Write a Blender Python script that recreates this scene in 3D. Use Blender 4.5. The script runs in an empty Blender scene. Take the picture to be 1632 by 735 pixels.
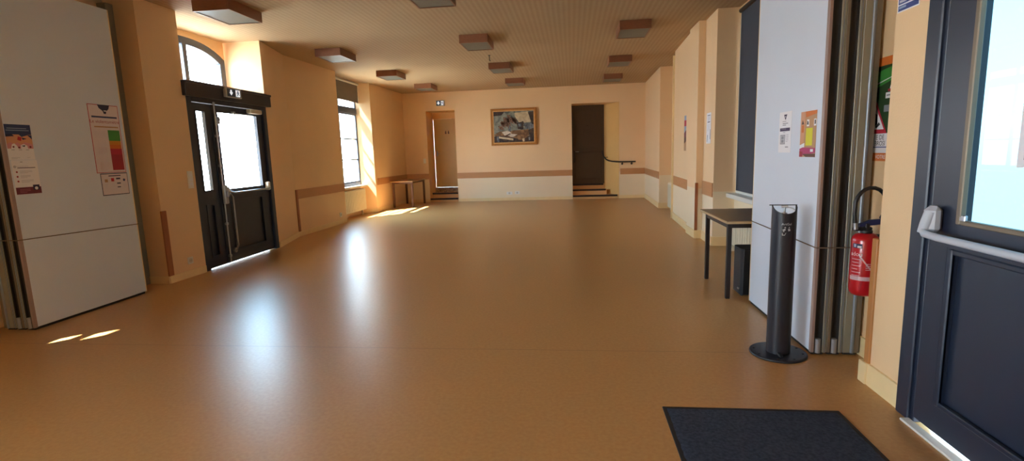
import bpy, math, random
from mathutils import Vector, Matrix
random.seed(4)
sc = bpy.context.scene
COL = sc.collection

# ------------------------------------------------------------------ materials
def lin(c):
    return tuple((x/12.92 if x <= .04045 else ((x+.055)/1.055)**2.4) for x in c)
def hx(s):
    return tuple(int(s[i:i+2], 16)/255 for i in (0, 2, 4))
MATS = {}
def mat(name, col, rough=.6, metal=0., vary=0., scale=8., bump=0., bscale=60., spec=.5, coat=0., grain=None):
    """plain painted / plastic / metal surface with slight procedural variation"""
    if isinstance(col, str): col = hx(col)
    m = bpy.data.materials.new(name); m.use_nodes = True
    nt = m.node_tree; b = nt.nodes['Principled BSDF']
    c = lin(col)
    b.inputs['Base Color'].default_value = (*c, 1)
    b.inputs['Roughness'].default_value = rough
    b.inputs['Metallic'].default_value = metal
    b.inputs['Specular IOR Level'].default_value = spec
    b.inputs['Coat Weight'].default_value = coat
    tc = nt.nodes.new('ShaderNodeNewGeometry')
    src = tc.outputs['Position']
    if grain:
        mp = nt.nodes.new('ShaderNodeMapping'); mp.inputs['Scale'].default_value = grain
        nt.links.new(src, mp.inputs['Vector']); src = mp.outputs['Vector']
    if vary:
        n = nt.nodes.new('ShaderNodeTexNoise'); n.inputs['Scale'].default_value = scale
        n.inputs['Detail'].default_value = 5
        nt.links.new(src, n.inputs['Vector'])
        r = nt.nodes.new('ShaderNodeValToRGB')
        r.color_ramp.elements[0].position = .3; r.color_ramp.elements[1].position = .7
        r.color_ramp.elements[0].color = (*[x*(1-vary) for x in c], 1)
        r.color_ramp.elements[1].color = (*[min(1, x*(1+vary)) for x in c], 1)
        nt.links.new(n.outputs['Fac'], r.inputs['Fac']); nt.links.new(r.outputs['Color'], b.inputs['Base Color'])
    if bump:
        n2 = nt.nodes.new('ShaderNodeTexNoise'); n2.inputs['Scale'].default_value = bscale
        n2.inputs['Detail'].default_value = 3
        nt.links.new(tc.outputs['Position'], n2.inputs['Vector'])
        bp = nt.nodes.new('ShaderNodeBump'); bp.inputs['Strength'].default_value = bump
        bp.inputs['Distance'].default_value = .01
        nt.links.new(n2.outputs['Fac'], bp.inputs['Height']); nt.links.new(bp.outputs['Normal'], b.inputs['Normal'])
    MATS[name] = m
    return m

def wall_mat():
    m = mat('wall_paint', 'e9bd83', rough=.55, bump=.12, bscale=90, spec=.35)
    nt = m.node_tree; b = nt.nodes['Principled BSDF']
    g = nt.nodes.new('ShaderNodeNewGeometry'); s = nt.nodes.new('ShaderNodeSeparateXYZ')
    nt.links.new(g.outputs['Position'], s.inputs[0])
    n = nt.nodes.new('ShaderNodeTexNoise'); n.inputs['Scale'].default_value = .9; n.inputs['Detail'].default_value = 4
    nt.links.new(g.outputs['Position'], n.inputs['Vector'])
    gt = nt.nodes.new('ShaderNodeMath'); gt.operation = 'GREATER_THAN'; gt.inputs[1].default_value = .78
    nt.links.new(s.outputs['Z'], gt.inputs[0])
    mx = nt.nodes.new('ShaderNodeMix'); mx.data_type = 'RGBA'
    mx.inputs['A'].default_value = (*lin(hx('eddcbd')), 1); mx.inputs['B'].default_value = (*lin(hx('ebca9f')), 1)
    nt.links.new(gt.outputs[0], mx.inputs['Factor'])
    mr = nt.nodes.new('ShaderNodeMapRange'); mr.inputs['To Min'].default_value = .95; mr.inputs['To Max'].default_value = 1.05
    nt.links.new(n.outputs['Fac'], mr.inputs['Value'])
    mu = nt.nodes.new('ShaderNodeVectorMath'); mu.operation = 'SCALE'
    nt.links.new(mx.outputs['Result'], mu.inputs[0]); nt.links.new(mr.outputs[0], mu.inputs['Scale'])
    nt.links.new(mu.outputs['Vector'], b.inputs['Base Color'])
wall_mat()
mat('pier_paint', 'e8c79b', rough=.55, bump=.12, bscale=90, spec=.35, vary=.03, scale=1.)

def floor_mat():
    m = mat('floor_vinyl', 'b5793a', rough=.3, spec=.5)
    nt = m.node_tree; b = nt.nodes['Principled BSDF']
    g = nt.nodes.new('ShaderNodeNewGeometry')
    n = nt.nodes.new('ShaderNodeTexNoise'); n.inputs['Scale'].default_value = 45; n.inputs['Detail'].default_value = 6
    n2 = nt.nodes.new('ShaderNodeTexNoise'); n2.inputs['Scale'].default_value = 1.6; n2.inputs['Detail'].default_value = 5
    for x in (n, n2): nt.links.new(g.outputs['Position'], x.inputs['Vector'])
    mixf = nt.nodes.new('ShaderNodeMath'); mixf.operation = 'MULTIPLY_ADD'; mixf.inputs[1].default_value = .6
    mf2 = nt.nodes.new('ShaderNodeMath'); mf2.operation = 'MULTIPLY'; mf2.inputs[1].default_value = .4
    mixf.inputs[1].default_value = 1.; mf2.inputs[1].default_value = 0.
    nt.links.new(n.outputs['Fac'], mixf.inputs[0]); nt.links.new(n2.outputs['Fac'], mf2.inputs[0]); nt.links.new(mf2.outputs[0], mixf.inputs[2])
    r = nt.nodes.new('ShaderNodeValToRGB')
    r.color_ramp.elements[0].position = .35; r.color_ramp.elements[1].position = .65
    r.color_ramp.elements[0].color = (*lin(hx('bb8d58')), 1); r.color_ramp.elements[1].color = (*lin(hx('c39762')), 1)
    nt.links.new(mixf.outputs[0], r.inputs['Fac'])
    # sheet seams: straight welded joints of the vinyl every 2 m across the room
    s = nt.nodes.new('ShaderNodeSeparateXYZ'); nt.links.new(g.outputs['Position'], s.inputs[0])
    a = nt.nodes.new('ShaderNodeMath'); a.operation = 'ADD'; a.inputs[1].default_value = 36.44
    nt.links.new(s.outputs['Y'], a.inputs[0])
    md = nt.nodes.new('ShaderNodeMath'); md.operation = 'MODULO'; md.inputs[1].default_value = 8.
    nt.links.new(a.outputs[0], md.inputs[0])
    lt = nt.nodes.new('ShaderNodeMath'); lt.operation = 'LESS_THAN'; lt.inputs[1].default_value = .007
    nt.links.new(md.outputs[0], lt.inputs[0])
    mx = nt.nodes.new('ShaderNodeMix'); mx.data_type = 'RGBA'; mx.inputs['B'].default_value = (*lin(hx('a27a50')), 1)
    nt.links.new(lt.outputs[0], mx.inputs['Factor']); nt.links.new(r.outputs['Color'], mx.inputs['A'])
    nt.links.new(mx.outputs['Result'], b.inputs['Base Color'])
    mr = nt.nodes.new('ShaderNodeMapRange'); mr.inputs['To Min'].default_value = .22; mr.inputs['To Max'].default_value = .36
    b.inputs['Roughness'].default_value = .34
    n3 = nt.nodes.new('ShaderNodeTexNoise'); n3.inputs['Scale'].default_value = 5; n3.inputs['Detail'].default_value = 1
    nt.links.new(g.outputs['Position'], n3.inputs['Vector'])
    bp = nt.nodes.new('ShaderNodeBump'); bp.inputs['Strength'].default_value = .1; bp.inputs['Distance'].default_value = .012
    nt.links.new(n3.outputs['Fac'], bp.inputs['Height']); nt.links.new(bp.outputs['Normal'], b.inputs['Normal'])
floor_mat()

def ceiling_mat():
    m = mat('ceiling_tiles', 'cdb78f', rough=.8, spec=.2)
    nt = m.node_tree; b = nt.nodes['Principled BSDF']
    g = nt.nodes.new('ShaderNodeNewGeometry')
    def wave(direction, sc_, phase):
        w = nt.nodes.new('ShaderNodeTexWave'); w.wave_type = 'BANDS'; w.bands_direction = direction
        w.inputs['Scale'].default_value = sc_; w.inputs['Distortion'].default_value = .25
        w.inputs['Detail'].default_value = 1; w.inputs['Detail Scale'].default_value = 3
        w.inputs['Phase Offset'].default_value = phase
        nt.links.new(g.outputs['Position'], w.inputs['Vector']); return w.outputs['Fac']
    wx, wy = wave('X', 4.5, .4), wave('Y', 4.5, 1.)
    ck = nt.nodes.new('ShaderNodeMath'); ck.operation = 'MULTIPLY_ADD'; ck.inputs[1].default_value = .62
    half = nt.nodes.new('ShaderNodeMath'); half.operation = 'MULTIPLY'; half.inputs[1].default_value = .38
    nt.links.new(wx, ck.inputs[0]); nt.links.new(wy, half.inputs[0]); nt.links.new(half.outputs[0], ck.inputs[2])
    r = nt.nodes.new('ShaderNodeValToRGB')
    r.color_ramp.elements[0].position = .1; r.color_ramp.elements[1].position = .9
    r.color_ramp.elements[0].color = (*lin(hx('b29878')), 1); r.color_ramp.elements[1].color = (*lin(hx('bea685')), 1)
    nt.links.new(ck.outputs[0], r.inputs['Fac'])
    n = nt.nodes.new('ShaderNodeTexNoise'); n.inputs['Scale'].default_value = 1.1; n.inputs['Detail'].default_value = 4
    nt.links.new(g.outputs['Position'], n.inputs['Vector'])
    mr = nt.nodes.new('ShaderNodeMapRange'); mr.inputs['To Min'].default_value = .9; mr.inputs['To Max'].default_value = 1.08
    nt.links.new(n.outputs['Fac'], mr.inputs['Value'])
    mu = nt.nodes.new('ShaderNodeVectorMath'); mu.operation = 'SCALE'
    nt.links.new(r.outputs['Color'], mu.inputs[0]); nt.links.new(mr.outputs[0], mu.inputs['Scale'])
    nt.links.new(mu.outputs['Vector'], b.inputs['Base Color'])
    bp = nt.nodes.new('ShaderNodeBump'); bp.inputs['Strength'].default_value = .12; bp.inputs['Distance'].default_value = .004
    nt.links.new(ck.outputs[0], bp.inputs['Height']); nt.links.new(bp.outputs['Normal'], b.inputs['Normal'])
ceiling_mat()

def glass_mat(name, tint=(1, 1, 1), gloss=.06, milky=0.):
    m = bpy.data.materials.new(name); m.use_nodes = True
    nt = m.node_tree; nt.nodes.clear()
    out = nt.nodes.new('ShaderNodeOutputMaterial')
    t = nt.nodes.new('ShaderNodeBsdfTransparent'); t.inputs['Color'].default_value = (*tint, 1)
    gl = nt.nodes.new('ShaderNodeBsdfGlossy'); gl.inputs['Roughness'].default_value = .02
    mx = nt.nodes.new('ShaderNodeMixShader')
    lw = nt.nodes.new('ShaderNodeLayerWeight'); lw.inputs['Blend'].default_value = .5
    pw = nt.nodes.new('ShaderNodeMath'); pw.operation = 'POWER'; pw.inputs[1].default_value = 5
    nt.links.new(lw.outputs['Facing'], pw.inputs[0])
    ma = nt.nodes.new('ShaderNodeMath'); ma.operation = 'MULTIPLY_ADD'; ma.inputs[1].default_value = .8; ma.inputs[2].default_value = .012
    nt.links.new(pw.outputs[0], ma.inputs[0]); nt.links.new(ma.outputs[0], mx.inputs[0]); nt.links.new(t.outputs[0], mx.inputs[1]); nt.links.new(gl.outputs[0], mx.inputs[2])
    last = mx.outputs[0]
    if milky:
        tr = nt.nodes.new('ShaderNodeBsdfTranslucent'); tr.inputs['Color'].default_value = (*tint, 1)
        n = nt.nodes.new('ShaderNodeTexNoise'); n.inputs['Scale'].default_value = 3.; n.inputs['Detail'].default_value = 6
        g = nt.nodes.new('ShaderNodeNewGeometry'); nt.links.new(g.outputs['Position'], n.inputs['Vector'])
        mr = nt.nodes.new('ShaderNodeMapRange'); mr.inputs['To Min'].default_value = milky*.8; mr.inputs['To Max'].default_value = milky*1.2
        nt.links.new(n.outputs['Fac'], mr.inputs['Value'])
        m2 = nt.nodes.new('ShaderNodeMixShader'); nt.links.new(mr.outputs[0], m2.inputs[0])
        nt.links.new(last, m2.inputs[1]); nt.links.new(tr.outputs[0], m2.inputs[2]); last = m2.outputs[0]
    nt.links.new(last, out.inputs['Surface'])
    MATS[name] = m
glass_mat('clear_glass', (.97, .99, 1))
glass_mat('entry_glass', (.205, .27, .29), .0)

mat('base_cream', 'ecd3a0', .4, vary=.03)
mat('dado_wood', 'bd8a5c', .45, vary=.06, scale=5, grain=(1, 1, 18))
mat('guard_wood', '9a5a34', .45, vary=.08, scale=5, grain=(14, 14, 1))
mat('guard_ochre', 'b57c46', .45, vary=.05, scale=5, grain=(14, 14, 1))
mat('light_wood', '87563a', .4, vary=.12, scale=6, grain=(6, 6, 30))
mat('light_grey', '74746c', .5, vary=.05, bump=.3, bscale=120)
mat('door_blue', '20283a', .38, vary=.04, spec=.5)
mat('lintel_dark', '2f2b35', .45)
mat('frame_grey', '4a5160', .45, vary=.03)
mat('steel', 'a9adb4', .32, metal=.85, vary=.04)
mat('bar_grey', 'b9bfca', .42)
mat('white_plastic', 'e8e6e0', .4)
mat('closer_cream', 'cdc5b4', .45)
mat('laminate_white', 'd2dcea', .4, vary=.012, scale=3)
mat('profile_rose', '9a837b', .45, metal=.2)
mat('profile_light', '8f8c7e', .4, metal=.4)
mat('profile_tan', '776a59', .45, metal=.35)
mat('profile_tube', '858b92', .35, metal=.5)
mat('channel_dark', '2a241f', .8)
mat('bolt_grey', '9a9ca0', .4, metal=.5)
mat('cord_brown', '6f5a48', .8)
mat('bollard_black', '20202a', .42, vary=.06, bump=.06, bscale=400)
mat('print_grey', 'c4c5cc', .5)
mat('mat_carpet', '4a5264', .95, vary=.3, scale=60, bump=1., bscale=500, spec=.1)
mat('mat_rubber', '1a1312', .6)
mat('table_top', '72604a', .35, vary=.05)
mat('table_edge', 'b99d74', .5)
mat('table_leg', '2c201d', .45)
mat('table_brown', 'a06c3c', .35, vary=.05)
mat('table_leg_brown', '5a3a28', .45)
mat('speaker_black', '15161c', .6, bump=.2, bscale=300)
mat('radiator', 'd9d2bb', .4)
mat('blind_grey', '3b404c', .8, vary=.03)
mat('blind_brown', '776e62', .8, vary=.04)
mat('white_pvc', 'dcdcd6', .35)
mat('sill_white', 'e6e2d8', .35, vary=.03)
mat('ext_red', 'b3141f', .28, coat=.4)
mat('ext_black', '17171c', .45)
mat('ext_blue', '232b55', .4)
mat('ext_white', 'ded7d8', .5)
mat('ext_band', 'c9a9ac', .5)
mat('rail_black', '1f1614', .4)
mat('nosing_dark', '24120d', .5)
mat('riser_tan', 'd9ab74', .5)
mat('tread_vinyl', 'a8733a', .4)
mat('door_brown', '4d3a26', .4, vary=.06, scale=4, grain=(12, 12, 1))
mat('door_olive', 'c5a468', .45, vary=.02)
mat('paper_white', 'e9e9ee', .7)
mat('paper_pink', 'ddd3d8', .7)
mat('ink_blue', '2f3f6b', .6); mat('ink_navy', '27284a', .6); mat('ink_red', 'b3243a', .6); mat('ink_deepred', '9c2233', .6)
mat('ink_orange', 'd1712c', .6); mat('ink_amber', 'd08b2c', .6); mat('ink_green', '3f8f3b', .6); mat('ink_darkgreen', '24411f', .6)
mat('ink_maroon', '742d3b', .6); mat('ink_magenta', 'b0386a', .6); mat('ink_yellow', 'd8d22e', .6); mat('ink_grey', '8b8c96', .6)
mat('ink_light', 'b9bac4', .6); mat('ink_black', '1c1c20', .6); mat('ink_peach', 'd39b78', .6); mat('ink_tan', 'b98f68', .6)
mat('ink_rose', 'cf8f96', .6); mat('ink_sky', '93a4c0', .6); mat('ink_brown', '5b3b2a', .6); mat('ink_violet', '4b3a5a', .6)
mat('ink_blueprint', '3a4a86', .6)
mat('gilt', 'ab7436', .4, metal=.25, vary=.15, scale=25); mat('gilt_light', 'd2a468', .45, metal=.15, vary=.1, scale=25)
mat('sign_case', 'b9b4ae', .45); mat('sign_slate', '44546a', .5)
def emis(name, col, s):
    m = mat(name, col, .5); b = m.node_tree.nodes['Principled BSDF']
    b.inputs['Emission Color'].default_value = (*lin(hx(col)), 1); b.inputs['Emission Strength'].default_value = s
emis('sign_lit', 'e6f2ff', .55)
def tile_mat():
    m = mat('step_mosaic', '8d7357', .5)
    nt = m.node_tree; b = nt.nodes['Principled BSDF']; g = nt.nodes.new('ShaderNodeNewGeometry')
    v = nt.nodes.new('ShaderNodeTexVoronoi'); v.inputs['Scale'].default_value = 22
    nt.links.new(g.outputs['Position'], v.inputs['Vector'])
    r = nt.nodes.new('ShaderNodeValToRGB'); r.color_ramp.elements[0].color = (*lin(hx('6d5843')), 1); r.color_ramp.elements[1].color = (*lin(hx('b29a78')), 1)
    s = nt.nodes.new('ShaderNodeSeparateColor'); nt.links.new(v.outputs['Color'], s.inputs[0])
    nt.links.new(s.outputs[0], r.inputs['Fac']); nt.links.new(r.outputs['Color'], b.inputs['Base Color'])
tile_mat()
def canvas_mat(name, c1, c2, scale):
    m = mat(name, c1, .55); nt = m.node_tree; b = nt.nodes['Principled BSDF']; g = nt.nodes.new('ShaderNodeNewGeometry')
    n = nt.nodes.new('ShaderNodeTexNoise'); n.inputs['Scale'].default_value = scale; n.inputs['Detail'].default_value = 4; n.inputs['Distortion'].default_value = 1.5
    nt.links.new(g.outputs['Position'], n.inputs['Vector'])
    r = nt.nodes.new('ShaderNodeValToRGB'); r.color_ramp.elements[0].position = .38; r.color_ramp.elements[1].position = .62
    r.color_ramp.elements[0].color = (*lin(hx(c1)), 1); r.color_ramp.elements[1].color = (*lin(hx(c2)), 1)
    nt.links.new(n.outputs['Fac'], r.inputs['Fac']); nt.links.new(r.outputs['Color'], b.inputs['Base Color'])
canvas_mat('paint_teal', '565c59', '8f968b', 5); canvas_mat('paint_dark', '241a22', '4b3a30', 6); canvas_mat('paint_brown', '63472f', '96734e', 7)
canvas_mat('paint_cream', 'b7a98c', 'd2c4a4', 5); canvas_mat('paint_flower', '5a4034', '8f6f5c', 14); canvas_mat('paint_white', 'b0a89c', 'd8d2c6', 9)
canvas_mat('paint_blue', '474f5a', '78828a', 8)

# ------------------------------------------------------------------ mesh builder
class MB:
    def __init__(s): s.v = []; s.f = []; s.mi = []; s.ms = []; s.sm = []
    def _m(s, m):
        if m not in s.ms: s.ms.append(m)
        return s.ms.index(m)
    def add(s, vs, fs, m, smooth=False):
        o = len(s.v); s.v += [tuple(p) for p in vs]; k = s._m(m)
        for f in fs: s.f.append([o+i for i in f]); s.mi.append(k); s.sm.append(smooth)
        return s
    def box(s, x0, x1, y0, y1, z0, z1, m, bev=0):
        x0, x1 = min(x0, x1), max(x0, x1); y0, y1 = min(y0, y1), max(y0, y1); z0, z1 = min(z0, z1), max(z0, z1)
        if bev <= 0:
            vs = [(x, y, z) for z in (z0, z1) for x, y in ((x0, y0), (x1, y0), (x1, y1), (x0, y1))]
            return s.add(vs, [(3, 2, 1, 0), (4, 5, 6, 7), (0, 1, 5, 4), (1, 2, 6, 5), (2, 3, 7, 6), (3, 0, 4, 7)], m)
        b = min(bev, (x1-x0)*.45, (y1-y0)*.45, (z1-z0)*.45)
        def ring(z, i): return [(x0+i+b, y0+i, z), (x1-i-b, y0+i, z), (x1-i, y0+i+b, z), (x1-i, y1-i-b, z), (x1-i-b, y1-i, z), (x0+i+b, y1-i, z), (x0+i, y1-i-b, z), (x0+i, y0+i+b, z)]
        rs = [ring(z0, b*.7), ring(z0+b, 0), ring(z1-b, 0), ring(z1, b*.7)]
        vs = [p for r in rs for p in r]; fs = [tuple(range(7, -1, -1)), tuple(range(24, 32))]
        for k in range(3):
            for i in range(8): fs.append((k*8+i, k*8+(i+1) % 8, k*8+8+(i+1) % 8, k*8+8+i))
        return s.add(vs, fs, m)
    def prism(s, poly, z0, z1, m):
        """plan polygon (x,y) anticlockwise, extruded in z"""
        n = len(poly)
        a = sum(poly[i][0]*poly[(i+1) % n][1]-poly[(i+1) % n][0]*poly[i][1] for i in range(n))
        if a < 0: poly = poly[::-1]
        vs = [(x, y, z0) for x, y in poly]+[(x, y, z1) for x, y in poly]
        fs = [tuple(range(n-1, -1, -1)), tuple(range(n, 2*n))]+[(i, (i+1) % n, n+(i+1) % n, n+i) for i in range(n)]
        return s.add(vs, fs, m)
    def extr(s, pts, d, m, smooth=False):
        """3-D polygon extruded by vector d"""
        n = len(pts); d = Vector(d)
        vs = [tuple(p) for p in pts]+[tuple(Vector(p)+d) for p in pts]
        nrm = Vector((0, 0, 0))
        for i in range(n): nrm += Vector(pts[i]).cross(Vector(pts[(i+1) % n]))
        fl = nrm.dot(d) > 0
        A = tuple(range(n-1, -1, -1)); B = tuple(range(n, 2*n)); sd = [(i, (i+1) % n, n+(i+1) % n, n+i) for i in range(n)]
        if not fl: A = A[::-1]; B = B[::-1]; sd = [f[::-1] for f in sd]
        return s.add(vs, [A, B]+sd, m, smooth)
    def face(s, pts, m): return s.add(pts, [tuple(range(len(pts)))], m)
    def tube(s, path, r, m, n=12, cap=True, closed=False):
        P = [Vector(p) for p in path]; k = len(P); rs = r if isinstance(r, (list, tuple)) else [r]*k
        T = []
        for i in range(k):
            if closed: t = P[(i+1) % k]-P[i-1]
            else: t = P[min(i+1, k-1)]-P[max(i-1, 0)]
            T.append(t.normalized())
        ref = Vector((0, 0, 1)) if abs(T[0].z) < .9 else Vector((1, 0, 0))
        N = (ref-T[0]*ref.dot(T[0])).normalized(); vs = []
        for i in range(k):
            N = (N-T[i]*N.dot(T[i])).normalized(); B = T[i].cross(N)
            for j in range(n):
                a = 2*math.pi*j/n; vs.append(tuple(P[i]+(N*math.cos(a)+B*math.sin(a))*rs[i]))
        fs = []
        for i in range(k if closed else k-1):
            for j in range(n):
                a, b = i*n, ((i+1) % k)*n
                fs.append((a+j, a+(j+1) % n, b+(j+1) % n, b+j))
        s.add(vs, fs, m, True)
        if cap and not closed:
            s.add(vs[:n], [tuple(range(n-1, -1, -1))], m); s.add(vs[-n:], [tuple(range(n))], m)
        return s
    def cyl(s, c, r, z0, z1, m, n=24): return s.tube([(c[0], c[1], z0), (c[0], c[1], z1)], r, m, n)
    def lathe(s, c, prof, m, n=28):
        vs = []; k = len(prof)
        for r, z in prof:
            for j in range(n):
                a = 2*math.pi*j/n; vs.append((c[0]+r*math.cos(a), c[1]+r*math.sin(a), z))
        fs = [(i*n+j, i*n+(j+1) % n, (i+1)*n+(j+1) % n, (i+1)*n+j) for i in range(k-1) for j in range(n)]
        s.add(vs, fs, m, True)
        s.add(vs[:n], [tuple(range(n-1, -1, -1))], m); s.add(vs[-n:], [tuple(range(n))], m)
        return s
    def text(s, body, size, org, u, v, m, align='CENTER', lift=0.):
        """flat lettering in the plane (u,v) at org"""
        cu = bpy.data.curves.new('t', 'FONT'); cu.body = body; cu.size = size; cu.align_x = align; cu.align_y = 'CENTER'
        cu.resolution_u = 3
        o = bpy.data.objects.new('t', cu); COL.objects.link(o)
        dg = bpy.context.evaluated_depsgraph_get(); dg.update()
        me = bpy.data.meshes.new_from_object(o.evaluated_get(dg))
        u, v, org = Vector(u), Vector(v), Vector(org); w = u.cross(v)*lift
        s.add([tuple(org+u*q.co.x+v*q.co.y+w) for q in me.vertices], [tuple(p.vertices) for p in me.polygons], m)
        bpy.data.objects.remove(o); bpy.data.meshes.remove(me); bpy.data.curves.remove(cu)
        return s
    def build(s, name, parent=None, org=None, **props):
        if org is None: org = (0, 0, 0)
        me = bpy.data.meshes.new(name)
        me.from_pydata([(x-org[0], y-org[1], z-org[2]) for x, y, z in s.v], [], s.f)
        for k in s.ms: me.materials.append(MATS[k])
        me.polygons.foreach_set('material_index', s.mi); me.polygons.foreach_set('use_smooth', s.sm)
        me.validate(); me.update()
        o = bpy.data.objects.new(name, me); COL.objects.link(o)
        if parent:
            o.parent = parent; o.location = Vector(org)-(parent['_w'] if '_w' in parent else Vector(world_of(parent)))
        else: o.location = org
        for k, val in props.items(): o[k] = val
        return o
def world_of(o):
    p = Vector(o.location)
    while o.parent: o = o.parent; p = p+Vector(o.location)
    return p
def thing(name, loc, label, cat, group=None):
    o = bpy.data.objects.new(name, None); COL.objects.link(o); o.location = loc
    o['label'] = label; o['category'] = cat
    if group: o['group'] = group
    o.empty_display_size = .1
    return o
def struct(mb, name, parent=None):
    o = mb.build(name, parent)
    if not parent: o['kind'] = 'structure'
    return o
def sroot(name, loc):
    o = bpy.data.objects.new(name, None); COL.objects.link(o); o.location = loc; o['kind'] = 'structure'; return o
def copy_tree(o, parent=None):
    c = o.copy(); COL.objects.link(c)
    if parent: c.parent = parent
    for ch in list(o.children): copy_tree(ch, c)
    return c

CZ = 3.255           # ceiling height
XL, XR = -5.47, 2.48  # outer faces of the long walls
W = 'wall_paint'

# ------------------------------------------------------------------ setting: floor, ceiling, walls
struct(MB().box(XL, XR, -3.3, 16.4, -.15, 0, 'floor_vinyl'), 'floor')
struct(MB().box(XL, XR, -3.3, 16.4, CZ, CZ+.2, 'ceiling_tiles'), 'ceiling')

m = MB()     # left wall
WX = -5.38   # plane of the fanlight
m.box(XL, -5.15, -3.3, -2.9, 0, CZ, 'pier_paint'); m.box(XL, -5.15, -.2, 1.0, 0, CZ, 'pier_paint'); m.box(XL, -5.15, -2.9, -.2, 0, .2, 'pier_paint'); m.box(XL, -5.15, -2.9, -.2, 2.65, CZ, 'pier_paint'); m.box(XL, -5.15, 3.1, 5.5, 0, CZ, 'pier_paint')
m.box(XL, -5.15, 1.0, 3.1, 0, .62, 'pier_paint'); m.box(-5.2, -5.15, 1.0, 3.1, 3.1, CZ, 'pier_paint')
m.prism([(XL, 5.5), (-4.78, 5.5), (-4.77, 6.11), (WX, 6.13), (XL, 6.13)], 0, CZ, 'pier_paint')
m.prism([(-4.77, 7.83), (-5.05, 8.97), (-5.0, 10.93), (-5.3, 11.0), (XL, 11.0), (XL, 7.85), (WX, 7.85)], 2.43, CZ, 'pier_paint')
m.prism([(-4.77, 7.83), (-5.05, 8.97), (-5.0, 10.93), (-5.3, 11.0), (XL, 11.0), (XL, 9.15), (-5.22, 8.72), (-4.89, 7.83)], 0, 2.43, 'pier_paint')   # outside splay of the entrance
# below / above the window niche
m.prism([(-5.3, 11.0), (-5.3, 12.645), (XL, 12.645), (XL, 11.0)], 0, .70, 'pier_paint')
m.prism([(-5.3, 11.0), (-5.3, 12.645), (XL, 12.645), (XL, 11.0)], 3.18, CZ, 'pier_paint')
m.prism([(-5.3, 12.645), (-5.03, 12.87), (-5.0, 15.34), (XL, 15.34), (XL, 12.645)], 0, CZ, 'pier_paint')
m.box(XL, WX+.03, 6.13, 7.85, 2.26, 2.44, 'pier_paint')
# arch over the fanlight
yc, hw, zs, rise = 6.98, .85, 2.985, .19
N = 16
arc = []
for i in range(N+1):
    t = -1+2*i/N; arc.append((yc+hw*t, zs+rise*(1-abs(t)**2.6)))
for i in range(N):
    (ya, za), (yb, zb) = arc[i], arc[i+1]
    m.extr([(WX, ya, za), (WX, yb, zb), (WX, yb, CZ), (WX, ya, CZ)], (XL-WX, 0, 0), 'pier_paint')
struct(m, 'wall_left')

m = MB()     # far wall with two stair niches
YB, YE = 15.34, 16.25
m.box(XL, -4.30, YB, YE, 0, CZ, W)
m.box(-4.30, -3.42, YB, YE, 2.72, CZ, W)
m.box(-4.30, -3.42, 16.0, YE, 2.53, 2.72, W)
m.box(-3.42, .02, YB, YE, 0, CZ, W)
m.prism([(.02, YB), (1.37, YB), (.99, 16.0), (.99, YE), (.02, YE)], 2.755, CZ, W)
m.prism([(1.37, YB), (XR, YB), (XR, YE), (.99, YE), (.99, 16.0)], 0, CZ, W)
m.box(.02, .99, 16.10, YE, 0, .40, W); m.box(-4.30, -3.42, 16.15, YE, 0, .40, W)
# ochre paint inside the two stair recesses
mat('recess_ochre', 'e3b873', .5, vary=.03, scale=1.5)
Y_ = 'recess_ochre'
m.prism([(1.3665, 15.342), (.988, 15.998), (.983, 15.996), (1.3615, 15.340)], 0, 2.755, Y_)
m.box(-4.30, -4.295, 15.345, 16.0, 0, 2.72, Y_); m.box(-4.295, -3.42, 15.994, 16.0, 2.53, 2.72, Y_); m.box(-4.295, -3.42, 15.345, 15.994, 2.714, 2.72, Y_); m.box(-3.425, -3.42, 15.345, 16.0, 0, 2.72, Y_)
struct(m, 'wall_back')

m = MB()     # right wall
m.box(1.72, 1.95, -3.3, 1.70, 0, CZ, 'pier_paint')
m.box(1.72, 1.95, 1.70, 2.78, 2.62, CZ, 'pier_paint')
m.prism([(1.72, 2.78), (1.80, 2.78), (1.95, 3.0), (1.95, 3.09), (1.72, 3.09)], 0, CZ, 'pier_paint')
m.prism([(1.915, 3.09), (1.99, 3.09), (2.1, 4.85), (XR, 4.9), (XR, 5.1), (1.915, 5.1)], 0, CZ, 'pier_paint')
m.box(2.28, XR, 5.1, 7.6, 0, .70, W); m.box(2.28, XR, 5.1, 7.6, 3.16, CZ, W); m.box(2.28, XR, 5.1, 5.35, .7, 3.16, W)
m.prism([(1.99, 7.6), (XR, 7.6), (XR, 10.68), (2.02, 10.68), (1.945, 8.85), (1.90, 8.85), (1.90, 8.25), (2.0, 8.25)], 0, CZ, W)
m.box(2.42, XR, 10.68, 12.53, 0, CZ, W)
m.prism([(2.045, 12.53), (XR, 12.53), (XR, 15.34), (2.10, 15.34)], 0, CZ, W)
struct(m, 'wall_right')

struct(MB().box(XL, 1.95, -3.3, -3.0, 0, CZ, W), 'wall_rear')

# skirting boards
def skirt(name, runs, h=.09, t=.014):
    mb = MB()
    for pts in runs:
        for (xa, ya), (xb, yb) in zip(pts, pts[1:]):
            d = Vector((xb-xa, yb-ya, 0)).normalized(); n = Vector((d.y, -d.x, 0))*t
            e = d*t*.6
            a, b = Vector((xa, ya, 0))-e*0, Vector((xb, yb, 0))+e*0
            mb.prism([(a.x, a.y), (b.x, b.y), (b.x+n.x, b.y+n.y), (a.x+n.x, a.y+n.y)], 0, h, 'base_cream')
    struct(mb, name)
skirt('baseboard_left', [[(-5.15, 5.5), (-4.78, 5.5), (-4.77, 6.10)], [(-4.77, 7.84), (-5.05, 8.97), (-5.0, 10.93)], [(-5.0, 10.93), (-5.3, 11.0)],
                        [(-5.3, 12.645), (-5.03, 12.87), (-5.0, 15.34)]])
skirt('baseboard_back', [[(-5.0, 15.34), (-4.30, 15.34)], [(-3.42, 15.34), (.02, 15.34)], [(1.37, 15.34), (2.10, 15.34)]])
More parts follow.
